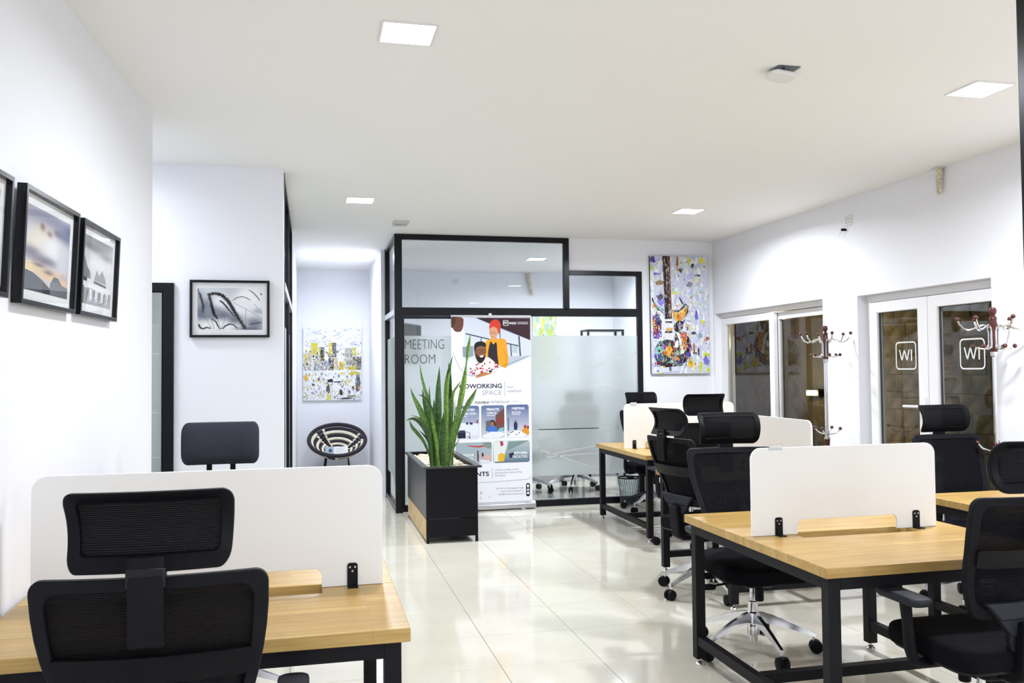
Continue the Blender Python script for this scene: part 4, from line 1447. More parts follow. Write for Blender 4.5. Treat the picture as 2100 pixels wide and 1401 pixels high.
cv.poly(ZP([(905, 175), (1705, 175), (1705, 450), (1560, 400), (1340, 320), (1040, 180)]), 'bccbe2')
cv.poly(ZP([(1040, 178), (1705, 178), (1705, 452)]), '3a1f2b')
cv.poly(ZP([(745, 200), (905, 340), (905, 700), (880, 790), (800, 690), (745, 540)]), 'e9ecf6')
cv.poly(ZP([(880, 530), (1010, 520), (1010, 640), (940, 665), (885, 650)]), '8f9aac')
for L, w_ in (([(918, 370), (1210, 440), (1420, 490), (1560, 520)], 14), ([(1105, 425), (1105, 480)], 10), ([(1335, 330), (1335, 460)], 10), ([(1565, 400), (1580, 645)], 18), ([(1462, 500), (1470, 645)], 14)):
    cv.stroke(ZP(L), w_ / 5.839, '3f4a63')
cv.poly(ZP([(1480, 520), (1545, 525), (1545, 610), (1480, 600)]), 'b7c4c8')
cv.poly(ZP([(1420, 650), (1700, 640), (1400, 780)]), 'b9c3d0')
# person at the left edge, in white
cv.spoly(ZP([(748, 178), (880, 178), (895, 240), (885, 300), (860, 345), (800, 345), (760, 300)]), '6b4436')
cv.spoly(ZP([(748, 178), (800, 178), (790, 260), (750, 300)]), '4b3526')
cv.spoly(ZP([(748, 310), (790, 345), (850, 470), (870, 700), (850, 780), (800, 690), (748, 545)]), 'eef0f7')
# standing person: red head wrap, orange jacket, black top
cv.spoly(ZP([(1230, 420), (1290, 420), (1300, 480), (1250, 510), (1215, 470)]), 'c98f6a')
cv.spoly(ZP([(1150, 480), (1230, 430), (1290, 435), (1395, 440), (1420, 560), (1435, 690), (1420, 760), (1380, 800), (1320, 800), (1180, 700), (1150, 600)]), 'f0a428')
cv.spoly(ZP([(1215, 470), (1250, 500), (1290, 480), (1300, 620), (1310, 760), (1250, 700), (1185, 640)]), '2a2530')
cv.stroke(ZP([(1370, 560), (1410, 640), (1400, 770)]), 3 / 5.839 * 2, 'c77b16')
cv.spoly(ZP([(1205, 300), (1240, 285), (1300, 300), (1310, 360), (1285, 420), (1250, 435), (1220, 410), (1205, 360)]), 'd9a27c')
cv.spoly(ZP([(1205, 310), (1215, 240), (1250, 205), (1300, 200), (1340, 245), (1340, 310), (1315, 380), (1300, 310), (1250, 285)]), 'd8402c')
for x in (1222, 1262):
    cv.stroke(ZP([(x - 14, 352), (x + 14, 352), (x + 14, 372), (x - 14, 372), (x - 14, 352)]), 0.6, '5a4038')
cv.stroke(ZP([(1228, 408), (1252, 408)]), 0.8, 'b04a42')
# seated person: checked shirt, beard, glasses
cv.spoly(ZP([(920, 740), (985, 680), (1080, 720), (1180, 655), (1290, 740), (1390, 800), (1250, 850), (1060, 900), (1050, 860), (980, 780)]), 'f0e8ec')
rnd = random.Random(3)
for i in range(44):
    x, y = rnd.uniform(960, 1330), rnd.uniform(690, 860)
    if (y > 690 + abs(x - 1120) * 0.28) and y < 905 - abs(x - 1060) * 0.30:
        a, b = Z(x, y)
        cv.poly([(a - 1.6, b - 1.2), (a + 1.6, b - 1.6), (a + 1.8, b + 1.6), (a - 1.4, b + 2.0)], rnd.choice(['b8283c', 'c4495a', 'a12334']))
cv.spoly(ZP([(1020, 560), (1040, 500), (1100, 480), (1150, 500), (1165, 570), (1150, 660), (1110, 720), (1060, 705), (1030, 640)]), '8a5a42')
cv.spoly(ZP([(1018, 560), (1025, 500), (1060, 470), (1120, 465), (1160, 495), (1158, 530), (1100, 520), (1050, 540), (1035, 590)]), '1d1a20')
cv.spoly(ZP([(1035, 600), (1060, 630), (1080, 650), (1145, 640), (1150, 620), (1150, 670), (1110, 725), (1060, 708)]), '241c1e')
cv.spoly(ZP([(1088, 640), (1132, 632), (1122, 656), (1098, 658)]), 'f4f0ec')
for x in (1080, 1135):
    cv.stroke(ZP([(x - 22, 572), (x + 22, 566), (x + 20, 596), (x - 20, 600), (x - 22, 572)]), 0.9, '14141a')
cv.spoly(ZP([(1045, 905), (1060, 870), (1130, 840), (1210, 850), (1290, 830), (1380, 800), (1200, 870)]), 'c0814c')
cv.spoly(ZP([(1195, 822), (1225, 815), (1232, 835), (1205, 845)]), '25252d')
# white wave edge and thin curve
cv.poly(ZP([(745, 545), (800, 695), (860, 805), (940, 872), (1050, 907), (1180, 872), (1370, 802), (1570, 722), (1705, 642), (1705, 920), (745, 920)]), 'f0f1f8')
cv.stroke(ZP([(745, 545), (790, 660), (850, 800), (910, 860), (990, 882), (1080, 870), (1200, 820), (1330, 775), (1480, 725), (1600, 680), (1705, 640)]), 0.7, '2f2f38')
# logo
lx0, ly0 = Z(1373, 207)
lx1, ly1 = Z(1437, 273)
cv.rr(lx0, ly0, lx1, ly1, 1.6, 'ffffff')
cv.rr(lx0 + 0.9, ly0 + 0.9, lx1 - 0.9, ly1 - 0.9, 1.2, '3a1f2b')
cv.text('IW', *Z(1382, 222), *Z(1428, 256), 'ffffff', 0.01)
cv.text('IMIZI', *Z(1448, 230), *Z(1530, 256), 'ffffff', 0.02)
cv.text('workspace', *Z(1543, 236), *Z(1680, 258), 'ffffff', 0.01)
cv.rect(*Z(1543, 226), *Z(1680, 231), 'e9dfe4')
INK, GRY = '2c2140', '8d8f9c'
cv.text('COWORKING', *Z(838, 978), *Z(1350, 1034), INK, 0.022)
cv.text('SPACE', *Z(1112, 1060), *Z(1345, 1116), GRY, -0.008)
cv.rect(*Z(1383, 950), *Z(1388, 1135), '9c9caa')
cv.text('Work', *Z(1413, 1008), *Z(1500, 1038), GRY)
cv.text('redefined', *Z(1413, 1052), *Z(1584, 1086), GRY)
cv.text('FLEXIBLE', *Z(1026, 1190), *Z(1192, 1219), INK, 0.02)
cv.text('MEMBERSHIP', *Z(1205, 1187), *Z(1440, 1218), GRY)
cv.stroke(ZP([(840, 1210), (1012, 1206)]), 0.5, GRY)
cv.stroke(ZP([(1458, 1198), (1550, 1197), (1580, 1212), (1588, 1240)]), 0.5, GRY)
Y2 = lambda x, y: (900 + x / 4.832, 770 + y / 4.832)      # sketch units of the lower half
YP2 = lambda L: [Y2(*p) for p in L]


def card(x0, y0, x1, y1, c0, c1, r=5):
    a, b = Y2(x0, y0)
    c, d_ = Y2(x1, y1)
    cv.rr(a, b, c, d_, r, c0, c1)


card(172, 302, 405, 635, '57689a', 'd9dde6')
card(425, 302, 657, 632, '5f6f98', 'c9cbd2')
card(676, 300, 904, 630, '4f5f93', 'd5d9e2')
card(172, 668, 527, 878, '9fb0b8', 'aebac2')
card(540, 660, 910, 880, 'b6c2c6', '5a7388')
# desk card
cv.poly(YP2([(172, 470), (400, 480), (400, 600), (172, 620)]), 'dfe3ea')
for x, y, w_, h_, c in ((190, 560, 80, 65, '1d2033'), (205, 545, 60, 25, '2f3a58'), (275, 465, 22, 24, '30364a'), (310, 468, 30, 22, '30364a'), (378, 445, 14, 35, '7a3d4c')):
    cv.poly(YP2([(x, y), (x + w_, y), (x + w_, y + h_), (x, y + h_)]), c)
for L in ([(270, 560), (310, 570), (312, 630)], [(285, 600), (312, 628)]):
    cv.stroke(YP2(L), 1.2, '23263a')
for x in (262, 312, 362):
    cv.stroke(YP2([(x, 410), (x, 470)]), 0.5, '6b7690')
# office card
cv.poly(YP2([(470, 455), (530, 450), (530, 560), (470, 560)]), '5d6675')
cv.poly(YP2([(570, 400), (655, 330), (655, 560), (560, 560)]), '6b4a45')
cv.poly(YP2([(590, 420), (640, 440), (630, 500), (590, 490)]), '8c3a3a')
cv.spoly(YP2([(490, 560), (500, 520), (545, 505), (575, 525), (580, 570), (520, 580)]), '3f74c4')
cv.ell(*Y2(537, 482), 4.2, 6, 'a9694a')
cv.spoly(YP2([(512, 470), (530, 448), (560, 460), (566, 510), (552, 500), (548, 470), (525, 468)]), '3b1f1f')
cv.poly(YP2([(440, 600), (520, 565), (640, 570), (655, 600), (600, 630), (440, 630)]), 'e6e8f0')
cv.poly(YP2([(580, 570), (610, 530), (652, 525), (650, 560)]), '78b6d0')
# meeting card
cv.poly(YP2([(690, 430), (702, 430), (702, 560), (690, 560)]), '515f7c')
cv.spoly(YP2([(750, 490), (768, 475), (788, 490), (782, 555), (756, 555)]), '27345c')
cv.ell(*Y2(769, 467), 1.8, 2.4, '6b4538')
cv.poly(YP2([(690, 585), (770, 555), (880, 590), (860, 625), (700, 625)]), 'eceef4')
cv.spoly(YP2([(835, 575), (850, 540), (890, 530), (902, 560), (900, 605)]), 'e0952a')
cv.ell(*Y2(866, 522), 3, 3.6, 'b03440')
cv.ell(*Y2(895, 530), 2.2, 3.2, '7a2c3c')
for x, y in ((720, 580), (740, 572), (775, 600), (805, 585), (700, 600)):
    cv.ell(*Y2(x, y), 1.6, 1.2, '2f3448')
# outdoor and kitchen cards
cv.stroke(YP2([(282, 697), (340, 708), (410, 712), (470, 700), (500, 686)]), [1, 2.4, 3, 2.4, 1], 'c4302c')
cv.poly(YP2([(440, 670), (525, 670), (525, 740), (460, 720)]), '7f9087')
cv.poly(YP2([(380, 790), (388, 755), (398, 790), (398, 860), (384, 860)]), '5a3a38')
cv.ell(*Y2(388, 762), 1.6, 2.2, '3a2424')
cv.poly(YP2([(420, 790), (520, 800), (520, 850), (430, 840)]), 'd0b0a8')
cv.poly(YP2([(425, 780), (440, 770), (450, 800), (430, 820)]), '3d2c34')
cv.poly(YP2([(400, 840), (500, 850), (520, 875), (420, 875)]), 'dfe4ec')
cv.poly(YP2([(545, 665), (690, 665), (640, 860), (545, 870)]), 'dfe4e2')
cv.poly(YP2([(610, 665), (640, 665), (645, 705), (618, 715)]), 'b02c56')
cv.poly(YP2([(590, 800), (625, 780), (660, 800), (650, 865), (590, 870)]), 'e8b52c')
cv.poly(YP2([(690, 670), (900, 665), (690, 760)]), '7b9490')
cv.poly(YP2([(700, 790), (750, 780), (740, 830), (705, 835)]), '1f2c40')
WHT = 'ffffff'
cv.text('DEDICATED', *Y2(196, 332), *Y2(362, 355), WHT, 0.02)
cv.text('& FLEX', *Y2(196, 370), *Y2(297, 394), WHT, 0.02)
cv.text('DESK', *Y2(304, 370), *Y2(379, 392), WHT)
cv.rect(*Y2(198, 406), *Y2(282, 410), WHT)
cv.text('PRIVATE', *Y2(480, 331), *Y2(602, 355), WHT, 0.02)
cv.text('OFFICE', *Y2(480, 368), *Y2(578, 393), WHT)
cv.rect(*Y2(480, 402), *Y2(564, 406), WHT)
cv.text('MEETING', *Y2(733, 326), *Y2(860, 350), WHT, 0.02)
cv.text('ROOM', *Y2(733, 366), *Y2(820, 390), WHT)
cv.rect(*Y2(733, 396), *Y2(816, 400), WHT)
cv.text('OUTDOOR', *Y2(200, 782), *Y2(350, 806), WHT, 0.02)
cv.text('SPACE', *Y2(240, 820), *Y2(340, 842), WHT)
cv.text('KITCHEN', *Y2(753, 773), *Y2(883, 798), WHT, 0.02)
cv.text('FACILITIES', *Y2(735, 810), *Y2(884, 835), WHT)
cv.text('EVENTS', *Y2(255, 962), *Y2(498, 1006), INK, 0.024)
cv.rect(*Y2(528, 930), *Y2(532, 1032), '8d8f9c')
for i, s_ in enumerate(('Contact us today to start', 'planning your event at Imizi', 'Workspace.')):
    y = 938 + i * 29
    cv.text(s_, *Y2(556, y), *Y2((798, 828, 664)[i], y + 24), '9a9ca8')
cv.stroke(YP2([(200, 1078), (390, 1070), (700, 1062), (890, 1054), (908, 1044), (910, 1015)]), 0.5, '6d6f7c')
for i, (s_, x0) in enumerate((('KN 50 St, Nyarugenge, Kigali', 570), ('www.imiziworkspace.rw', 614), ('info@imiziworkspace.com', 590))):
    y = 1127 + i * 29
    cv.text(s_, *Y2(x0, y), *Y2(846, y + 20), '8f919e')
a, b = Y2(868, 1092)
c, d_ = Y2(908, 1226)
cv.rr(a, b, c, d_, 4, '17171f')
cv.ell(*Y2(888, 1118), 2.2, 2.4, WHT)
cv.poly(YP2([(878, 1124), (898, 1124), (888, 1142)]), WHT)
cv.ell(*Y2(888, 1160), 2.7, 2.7, 'c8ccd4')
cv.rect(*Y2(876, 1182), *Y2(901, 1202), WHT)
cv.stroke(YP2([(876, 1182), (888, 1193), (901, 1182)]), 0.6, '17171f')
cv.ell(*Y2(415, 1172), 2.4, 3, 'd9b6c0')
cv.ell(*Y2(412, 1220), 2, 2.6, 'd8d2dc')
cv.ell(*Y2(502, 1216), 1.8, 2.4, 'd4d4e0')
cv.build('printed_artwork', 'print', bn, 'photographs and lettering printed on the banner')

# ------------------------------------------------------------------ paintings
rnd = random.Random(21)
gx0, gx1, gz0, gz1 = 3.755, 4.470, 1.437, 2.780
gp = thing('guitar_painting', 'tall colourful abstract guitar painting on canvas', 'painting', ((gx0 + gx1) / 2, YM - 0.02, gz0))
MB().box((gx0, YM - 0.036, gz0), (gx1, YM - 0.001, gz1)).build('canvas', 'canvas_edge', gp, world=True, bevel=0.002)
cv = Canvas((165, 122, 730, 1232), (gx0, YM - 0.0362, gz1), (gx1 - gx0, 0, 0), (0, 0, gz0 - gz1), (0, -1, 0))
cv.rect(165, 122, 730, 1232, 'd3d6ec')
BG = ['c9cdf0', 'e9ecf4', 'f4f6f8', 'd5ead9', 'bcc1ea', 'dfe6ee', 'eef2e2', 'b9d8d6', 'd9dcf4', 'ffffff']
for i in range(620):
    cv.blob(rnd.uniform(170, 725), rnd.uniform(125, 1228), rnd.uniform(4, 17), rnd.uniform(10, 40), rnd.choice(BG), rnd, 9, rnd.uniform(-0.15, 0.15), 0.5)
for i in range(80):
    cv.blob(rnd.uniform(175, 720), rnd.uniform(125, 1225), rnd.uniform(3, 9), rnd.uniform(5, 18), rnd.choice(['dfe83c', 'e6e05c', 'f0c93c', 'b7d66a', '8f8fe0', '6c63c8', 'c8854a']), rnd, 8)
for x, y, rx, ry, c in ((665, 155, 26, 28, 'ece21f'), (180, 235, 18, 20, 'c4d84a'), (405, 468, 20, 14, 'd8e635'), (670, 742, 17, 13, 'e2e82a'), (700, 1055, 32, 18, 'cfe02c'), (252, 1218, 26, 14, 'd2e040'), (712, 1200, 22, 16, 'dce83c'), (705, 908, 26, 20, 'b2601c'), (605, 685, 16, 45, '5a50c0'), (545, 805, 18, 18, 'd8e48a'), (430, 160, 12, 90, 'a0602a'), (540, 165, 12, 34, 'd6e23a'), (610, 350, 18, 22, 'f2ea9a'), (578, 210, 18, 22, '2e2438'), (460, 250, 18, 26, '4a4040'), (630, 300, 30, 10, '2f2a3c'), (545, 390, 30, 28, '8a8c98'), (260, 380, 46, 22, '9c7a52'), (235, 292, 36, 12, '6a6ad2'), (190, 150, 26, 40, '4a4496')):
    cv.blob(x, y, rx, ry, c, rnd, 10)
# neck and body
cv.poly([(283, 122), (330, 122), (345, 500), (350, 715), (300, 718), (296, 480)], '2a1d1e')
cv.poly([(328, 122), (357, 122), (362, 480), (368, 715), (345, 716), (338, 400)], '6d3f1c')
for i in range(40):
    cv.blob(rnd.uniform(288, 362), rnd.uniform(260, 700), 2.5, 4, rnd.choice(['e8d8a0', 'f4f0e0', 'a07a48']), rnd, 5)
cv.poly([(185, 640), (240, 650), (295, 690), (300, 860), (250, 930), (190, 910)], 'e4eef0')
cv.poly([(180, 690), (230, 670), (268, 740), (262, 850), (230, 905), (188, 900)], '4c3f96')
cv.blob(192, 760, 14, 48, 'e6a02a', rnd, 9)
cv.blob(210, 830, 22, 40, '9c2f3c', rnd, 9)
cv.blob(240, 770, 20, 60, '30283a', rnd, 10)
cv.blob(228, 880, 22, 26, '7a5ab8', rnd, 9)
cv.blob(255, 620, 34, 24, '8fb8b4', rnd, 9)
cv.blob(203, 590, 22, 30, 'e0a55e', rnd, 9)
cv.blob(262, 560, 34, 42, '8a83d8', rnd, 9)
cv.blob(255, 510, 32, 30, '5a5668', rnd, 9)
cv.stroke([(182, 500), (205, 545), (245, 590), (292, 622)], [10, 9, 7, 4], 'f2f4f2')
cv.stroke([(180, 520), (200, 580), (240, 630), (290, 660)], [14, 10, 8, 4], '26202c')
cv.poly([(372, 650), (440, 660), (500, 600), (522, 640), (490, 700), (440, 745), (392, 720)], 'eaa531')
cv.blob(450, 700, 34, 26, 'd9892a', rnd, 9)
cv.blob(470, 640, 28, 22, 'f0cd6a', rnd, 9)
cv.stroke([(372, 640), (430, 645), (475, 610), (500, 575), (520, 590), (522, 640), (500, 690)], [10, 12, 14, 14, 18, 18, 6], '2a242c')
cv.stroke([(440, 510), (460, 545), (480, 580)], [10, 14, 8], '35303c')
cv.poly([(385, 770), (430, 730), (480, 740), (470, 800), (420, 850), (390, 820)], '231d2a')
cv.blob(440, 775, 18, 36, '5a4cb4', rnd, 8)
cv.poly([(300, 718), (370, 714), (378, 900), (350, 930), (300, 920)], 'eef0f4')
cv.rect(302, 738, 368, 754, '2b2830')
cv.rect(304, 800, 372, 832, 'e0a84a')
cv.rect(300, 830, 372, 850, '2e2a34')
for x in (312, 326, 340, 354):
    cv.stroke([(x, 715), (x + 2, 900)], 2, '9096ac')
cv.poly([(400, 830), (470, 850), (530, 890), (552, 970), (545, 1050), (500, 1120), (420, 1165), (330, 1180), (240, 1150), (200, 1090), (195, 1000), (240, 930), (330, 915), (390, 930)], '3a3540')
cv.poly([(400, 835), (450, 850), (490, 900), (500, 1000), (470, 1050), (440, 990), (430, 910)], 'eef0f0')
cv.poly([(440, 850), (490, 860), (525, 920), (520, 1000), (480, 1020), (460, 940)], 'd2832a')
cv.blob(485, 870, 22, 40, 'c8502a', rnd, 9)
cv.blob(468, 960, 16, 46, 'e8a42e', rnd, 9)
cv.poly([(505, 900), (545, 920), (555, 1000), (535, 1060), (505, 1030)], '262230')
for x, y, rx, ry, c in ((340, 1030, 38, 46, 'e8a624'), (395, 1090, 36, 30, 'cf7a24'), (285, 975, 30, 34, '8e4a96'), (330, 930, 40, 22, '352c34'), (235, 1010, 42, 40, '7fc0bc'), (255, 1080, 46, 40, '2f5f78'), (215, 1070, 22, 28, '3e4aa8'), (300, 1110, 34, 38, '24323e'), (375, 1040, 26, 26, '4a3a34'), (430, 1040, 28, 20, '6cb4a8'), (520, 1060, 26, 28, '4a46b4'), (420, 1130, 34, 24, '3c3a80'), (480, 1090, 30, 30, '2a2630'), (545, 1130, 26, 46, 'edc12c'), (345, 1155, 40, 18, '241c20'), (225, 1130, 30, 18, '7c1f2c'), (390, 980, 22, 30, '9c5a3a'), (455, 1010, 14, 40, 'f0f0ee'), (410, 960, 20, 40, 'f4f4f2'), (300, 1040, 20, 22, 'c46a2c'), (360, 1120, 22, 20, '8ad0c0'), (440, 1150, 36, 14, '2e6a5a')):
    cv.blob(x, y, rx, ry, c, rnd, 10)
for i in range(190):
    cv.blob(rnd.uniform(200, 545), rnd.uniform(935, 1165), rnd.uniform(2, 9), rnd.uniform(3, 12), rnd.choice(['6fc4bc', 'e8a020', '3c3aa0', 'f0f0f0', '201c24', 'b04020', '9a4aa0', '88c870']), rnd, 7)
for i in range(14):
    x, y = rnd.uniform(380, 540), rnd.uniform(930, 1130)
    cv.stroke([(x, y), (x + rnd.uniform(-30, 30), y + rnd.uniform(20, 50))], 2, 'e8e8ea')
cv.poly([(240, 1180), (420, 1160), (430, 1210), (240, 1225)], 'd4dcf0')
for x, y, rx, ry, c in ((620, 1020, 8, 52, '3a3440'), (590, 1040, 26, 10, '4a4450'), (575, 990, 10, 40, 'b0683a'), (690, 1110, 30, 40, '7c7ad0'), (640, 1170, 14, 40, 'cfe03a'), (580, 850, 26, 12, '4c4658'), (345, 1190, 14, 24, '2a2a38'), (640, 880, 22, 26, '8fb4c8')):
    cv.blob(x, y, rx, ry, c, rnd, 9)
for i in range(120):
    x, y = rnd.choice([(rnd.uniform(180, 270), rnd.uniform(640, 900)), (rnd.uniform(385, 545), rnd.uniform(600, 920))])
    cv.blob(x, y, rnd.uniform(2, 7), rnd.uniform(3, 12), rnd.choice(['5a4cb4', 'e8a420', '201c24', 'f0f0f4', '8fc0bc', 'b04a2a', 'd8c060', '3a3350']), rnd, 7)
for i in range(150):
    x = rnd.uniform(175, 725)
    cv.blob(x, rnd.uniform(130, 1220), rnd.uniform(1.5, 4), rnd.uniform(2, 7), rnd.choice(['3a3648', '55506a', 'ffffff', '2a2430']), rnd, 5)
cv.build('painted_surface', 'oil_paint', gp)

# yellow and grey city painting in the corridor
rnd = random.Random(8)
cx0, cx1, cz0, cz1 = -0.108, 0.706, 1.090, 2.123
cp = thing('city_painting', 'yellow, grey and white abstract city skyline painting in the corridor', 'painting', ((cx0 + cx1) / 2, YF - 0.02, cz0))
MB().box((cx0, YF - 0.036, cz0), (cx1, YF - 0.001, cz1)).build('canvas', 'canvas_pale', cp, world=True, bevel=0.002)
cv = Canvas((90, 95, 582, 705), (cx0, YF - 0.0362, cz1), (cx1 - cx0, 0, 0), (0, 0, cz0 - cz1), (0, -1, 0))
cv.rect(90, 95, 582, 705, 'eef0f4')
for i in range(110):
    cv.blob(rnd.uniform(92, 580), rnd.uniform(97, 330), rnd.uniform(8, 36), rnd.uniform(5, 18), rnd.choice(['f6f7fa', 'ffffff', 'dfe2ea', 'e9ebf2', 'cfd3df']), rnd, 8, rnd.uniform(-0.6, 0.6))
for i in range(36):
    cv.blob(rnd.uniform(92, 580), rnd.uniform(100, 260), rnd.uniform(4, 22), rnd.uniform(1.5, 5), rnd.choice(['8f94a4', 'b4b8c4', '6f7486', 'c2c6cf']), rnd, 7, rnd.uniform(-0.8, 0.8))
for x0, y0, x1, y1, c in ((155, 222, 215, 440, 'd8d8dc'), (155, 222, 210, 320, 'd6c63a'), (225, 260, 268, 375, '363a3c'), (220, 262, 236, 375, 'cfc23a'), (200, 300, 225, 440, 'c4c8d4'), (305, 220, 368, 345, '8a8a86'), (308, 220, 332, 320, 'dccb3a'), (338, 226, 364, 340, '4a4a4e'), (302, 350, 345, 460, '33343a'), (345, 350, 380, 450, 'c8b7a0'), (440, 265, 512, 440, 'b4b8b6'), (508, 262, 538, 330, 'd0c85a'), (510, 340, 580, 450, '4a4c50'), (95, 315, 155, 450, 'bdb9ae'), (98, 318, 130, 375, 'd8c732'), (180, 375, 300, 448, 'a8aab8'), (390, 380, 440, 450, 'd7bf50'), (470, 415, 540, 452, 'c8b82c')):
    cv.poly([(x0, y0), (x1, y0), (x1, y1), (x0, y1)], c)
for i in range(260):
    x, y = rnd.uniform(95, 578), rnd.uniform(290, 450)
    cv.blob(x, y, rnd.uniform(1.5, 7), rnd.uniform(3, 13), rnd.choice(['2c2e34', '55585e', 'd9ca38', 'eef0f0', '9a9ca6', 'e6e7ec', 'f0e98a', '8f7c2c']), rnd, 6)
for bx0, bx1, by0, by1 in ((340, 362, 235, 335), (228, 264, 270, 370), (306, 344, 360, 455), (446, 506, 280, 430), (515, 575, 350, 445)):
    for y in range(by0, by1, 9):
        cv.stroke([(bx0 + rnd.uniform(0, 4), y), (bx1 - rnd.uniform(0, 6), y + rnd.uniform(-1, 1))], 2.2, rnd.choice(['e0e0e2', 'c8c4a0', '1e2024']))
cv.stroke([(92, 455), (250, 456), (420, 460), (581, 455)], 9, 'f4f5f7')
for x in range(110, 290, 13):
    cv.blob(x, 452, 4, 5, '3c3e44', rnd, 5)
for i in range(420):
    x, y = rnd.uniform(92, 580), rnd.uniform(465, 702)
    rx_ = rnd.uniform(2, 10)
    c = rnd.choice(['f2f3f6', 'e3e5ea', 'ffffff', 'd0d3da', 'b6b9c4', '8a8d98', 'ddd06a', 'eef0f2', '44464e', 'd8c83a'])
    cv.blob(x, y, rx_, rnd.uniform(3, 18), c, rnd, 7, 0, 0.5)
for x, y, rx, ry, c in ((315, 540, 30, 12, '2a2b30'), (300, 610, 14, 40, '4a4c52'), (385, 550, 50, 4, '2c2c30'), (405, 640, 18, 30, '33343a'), (450, 690, 60, 7, '26262c'), (500, 672, 40, 4, '33343a'), (550, 560, 20, 70, '5a5e66'), (365, 600, 30, 34, 'f4f4f6'), (305, 682, 18, 20, 'd8d04a'), (115, 510, 20, 26, 'e0b04a'), (520, 480, 46, 18, 'c8ba30'), (560, 602, 16, 10, 'e0903a')):
    cv.blob(x, y, rx, ry, c, rnd, 9)
cv.build('painted_surface', 'oil_paint', cp)

# painting inside the meeting room
rnd = random.Random(4)
mp_ = thing('green_painting', 'yellow green abstract painting glimpsed inside the meeting room', 'painting', (3.44, YF - 0.02, 1.40))
MB().box((3.255, YF - 0.036, 1.40), (3.63, YF - 0.001, 2.36)).build('canvas', 'canvas_pale', mp_, world=True, bevel=0.002)
cv = Canvas((0, 0, 100, 250), (3.255, YF - 0.0362, 2.36), (0.375, 0, 0), (0, 0, -0.96), (0, -1, 0))
cv.rect(0, 0, 100, 250, 'dfe8d0')
for i in range(150):
    cv.blob(rnd.uniform(0, 100), rnd.uniform(0, 250), rnd.uniform(3, 12), rnd.uniform(6, 24), rnd.choice(['e4ec9a', 'cfe0b8', 'eef2e4', 'b8d4c8', 'e8e45a', 'd2e4e0', 'f4f4ea', 'c4d86a']), rnd, 8)
for i in range(26):
    cv.blob(rnd.uniform(5, 95), rnd.uniform(85, 245), rnd.uniform(2, 7), rnd.uniform(3, 9), rnd.choice(['d06a2c', '2e2e34', '3c4a90', 'c4302c', 'e8b030', '4a7a50']), rnd, 7)
cv.stroke([(10, 110), (40, 95), (70, 105), (95, 90)], 3, '2c2c34')
cv.build('painted_surface', 'oil_paint', mp_)


# ------------------------------------------------------------------ framed photographs
def framed(name, label, w_, h_, paint, mat_w=(0.075, 0.07), fw=0.017, depth=0.032):
    """upright frame in local XZ, facing -Y, centre at origin"""
    t = thing(name, label, 'picture', (0, 0, 0), 0, 'black framed photographs')
    hw, hh = w_ / 2, h_ / 2
    MB().ring_panel(rrect(-hw, -hh, hw, hh, 0), rrect(-hw + fw, -hh + fw, hw - fw, hh - fw, 0), lambda u, v, q: (u, -depth / 2 + q, v), depth).build('frame', 'gloss_black', t, bevel=0.0015)
    MB().box((-hw + fw, -0.012, -hh + fw), (hw - fw, -0.008, hh - fw)).build('mat_board', 'mat_board', t)
    px, pz = hw - fw - mat_w[0] * w_ * 0.8, hh - fw - mat_w[1] * h_ * 1.3
    cv = Canvas((0, 0, 100, 100), (-px, -0.0125, pz), (2 * px, 0, 0), (0, 0, -2 * pz), (0, -1, 0))
    paint(cv)
    cv.build('photograph', 'print', t)
    MB().box((-hw + fw, -0.0225, -hh + fw), (hw - fw, -0.0205, hh - fw)).build('glass', 'picture_glass', t)
    return t


def spike(cv, pts, w0, col, rnd, hairs=26):
    hairs *= 4
    n = len(pts)
    cv.stroke(pts, [w0 * 0.8 * (0.35 + 0.65 * math.sin(math.pi * (0.15 + 0.75 * i / (n - 1)))) for i in range(n)], col)
    for i in range(hairs):
        k = rnd.uniform(0, n - 1.01)
        a, b = pts[int(k)], pts[int(k) + 1]
        u = k - int(k)
        x, y = a[0] + (b[0] - a[0]) * u, a[1] + (b[1] - a[1]) * u
        s = rnd.choice((-1, 1))
        dx, dy = b[0] - a[0], b[1] - a[1]
        l = math.hypot(dx, dy) or 1
        e = w0 * rnd.uniform(0.45, 0.85)
        cv.stroke([(x, y), (x - dy / l * s * e - dx / l * e * 0.5, y + dx / l * s * e - dy / l * e * 0.5)], [w0 * 0.13, w0 * 0.05], col, True)


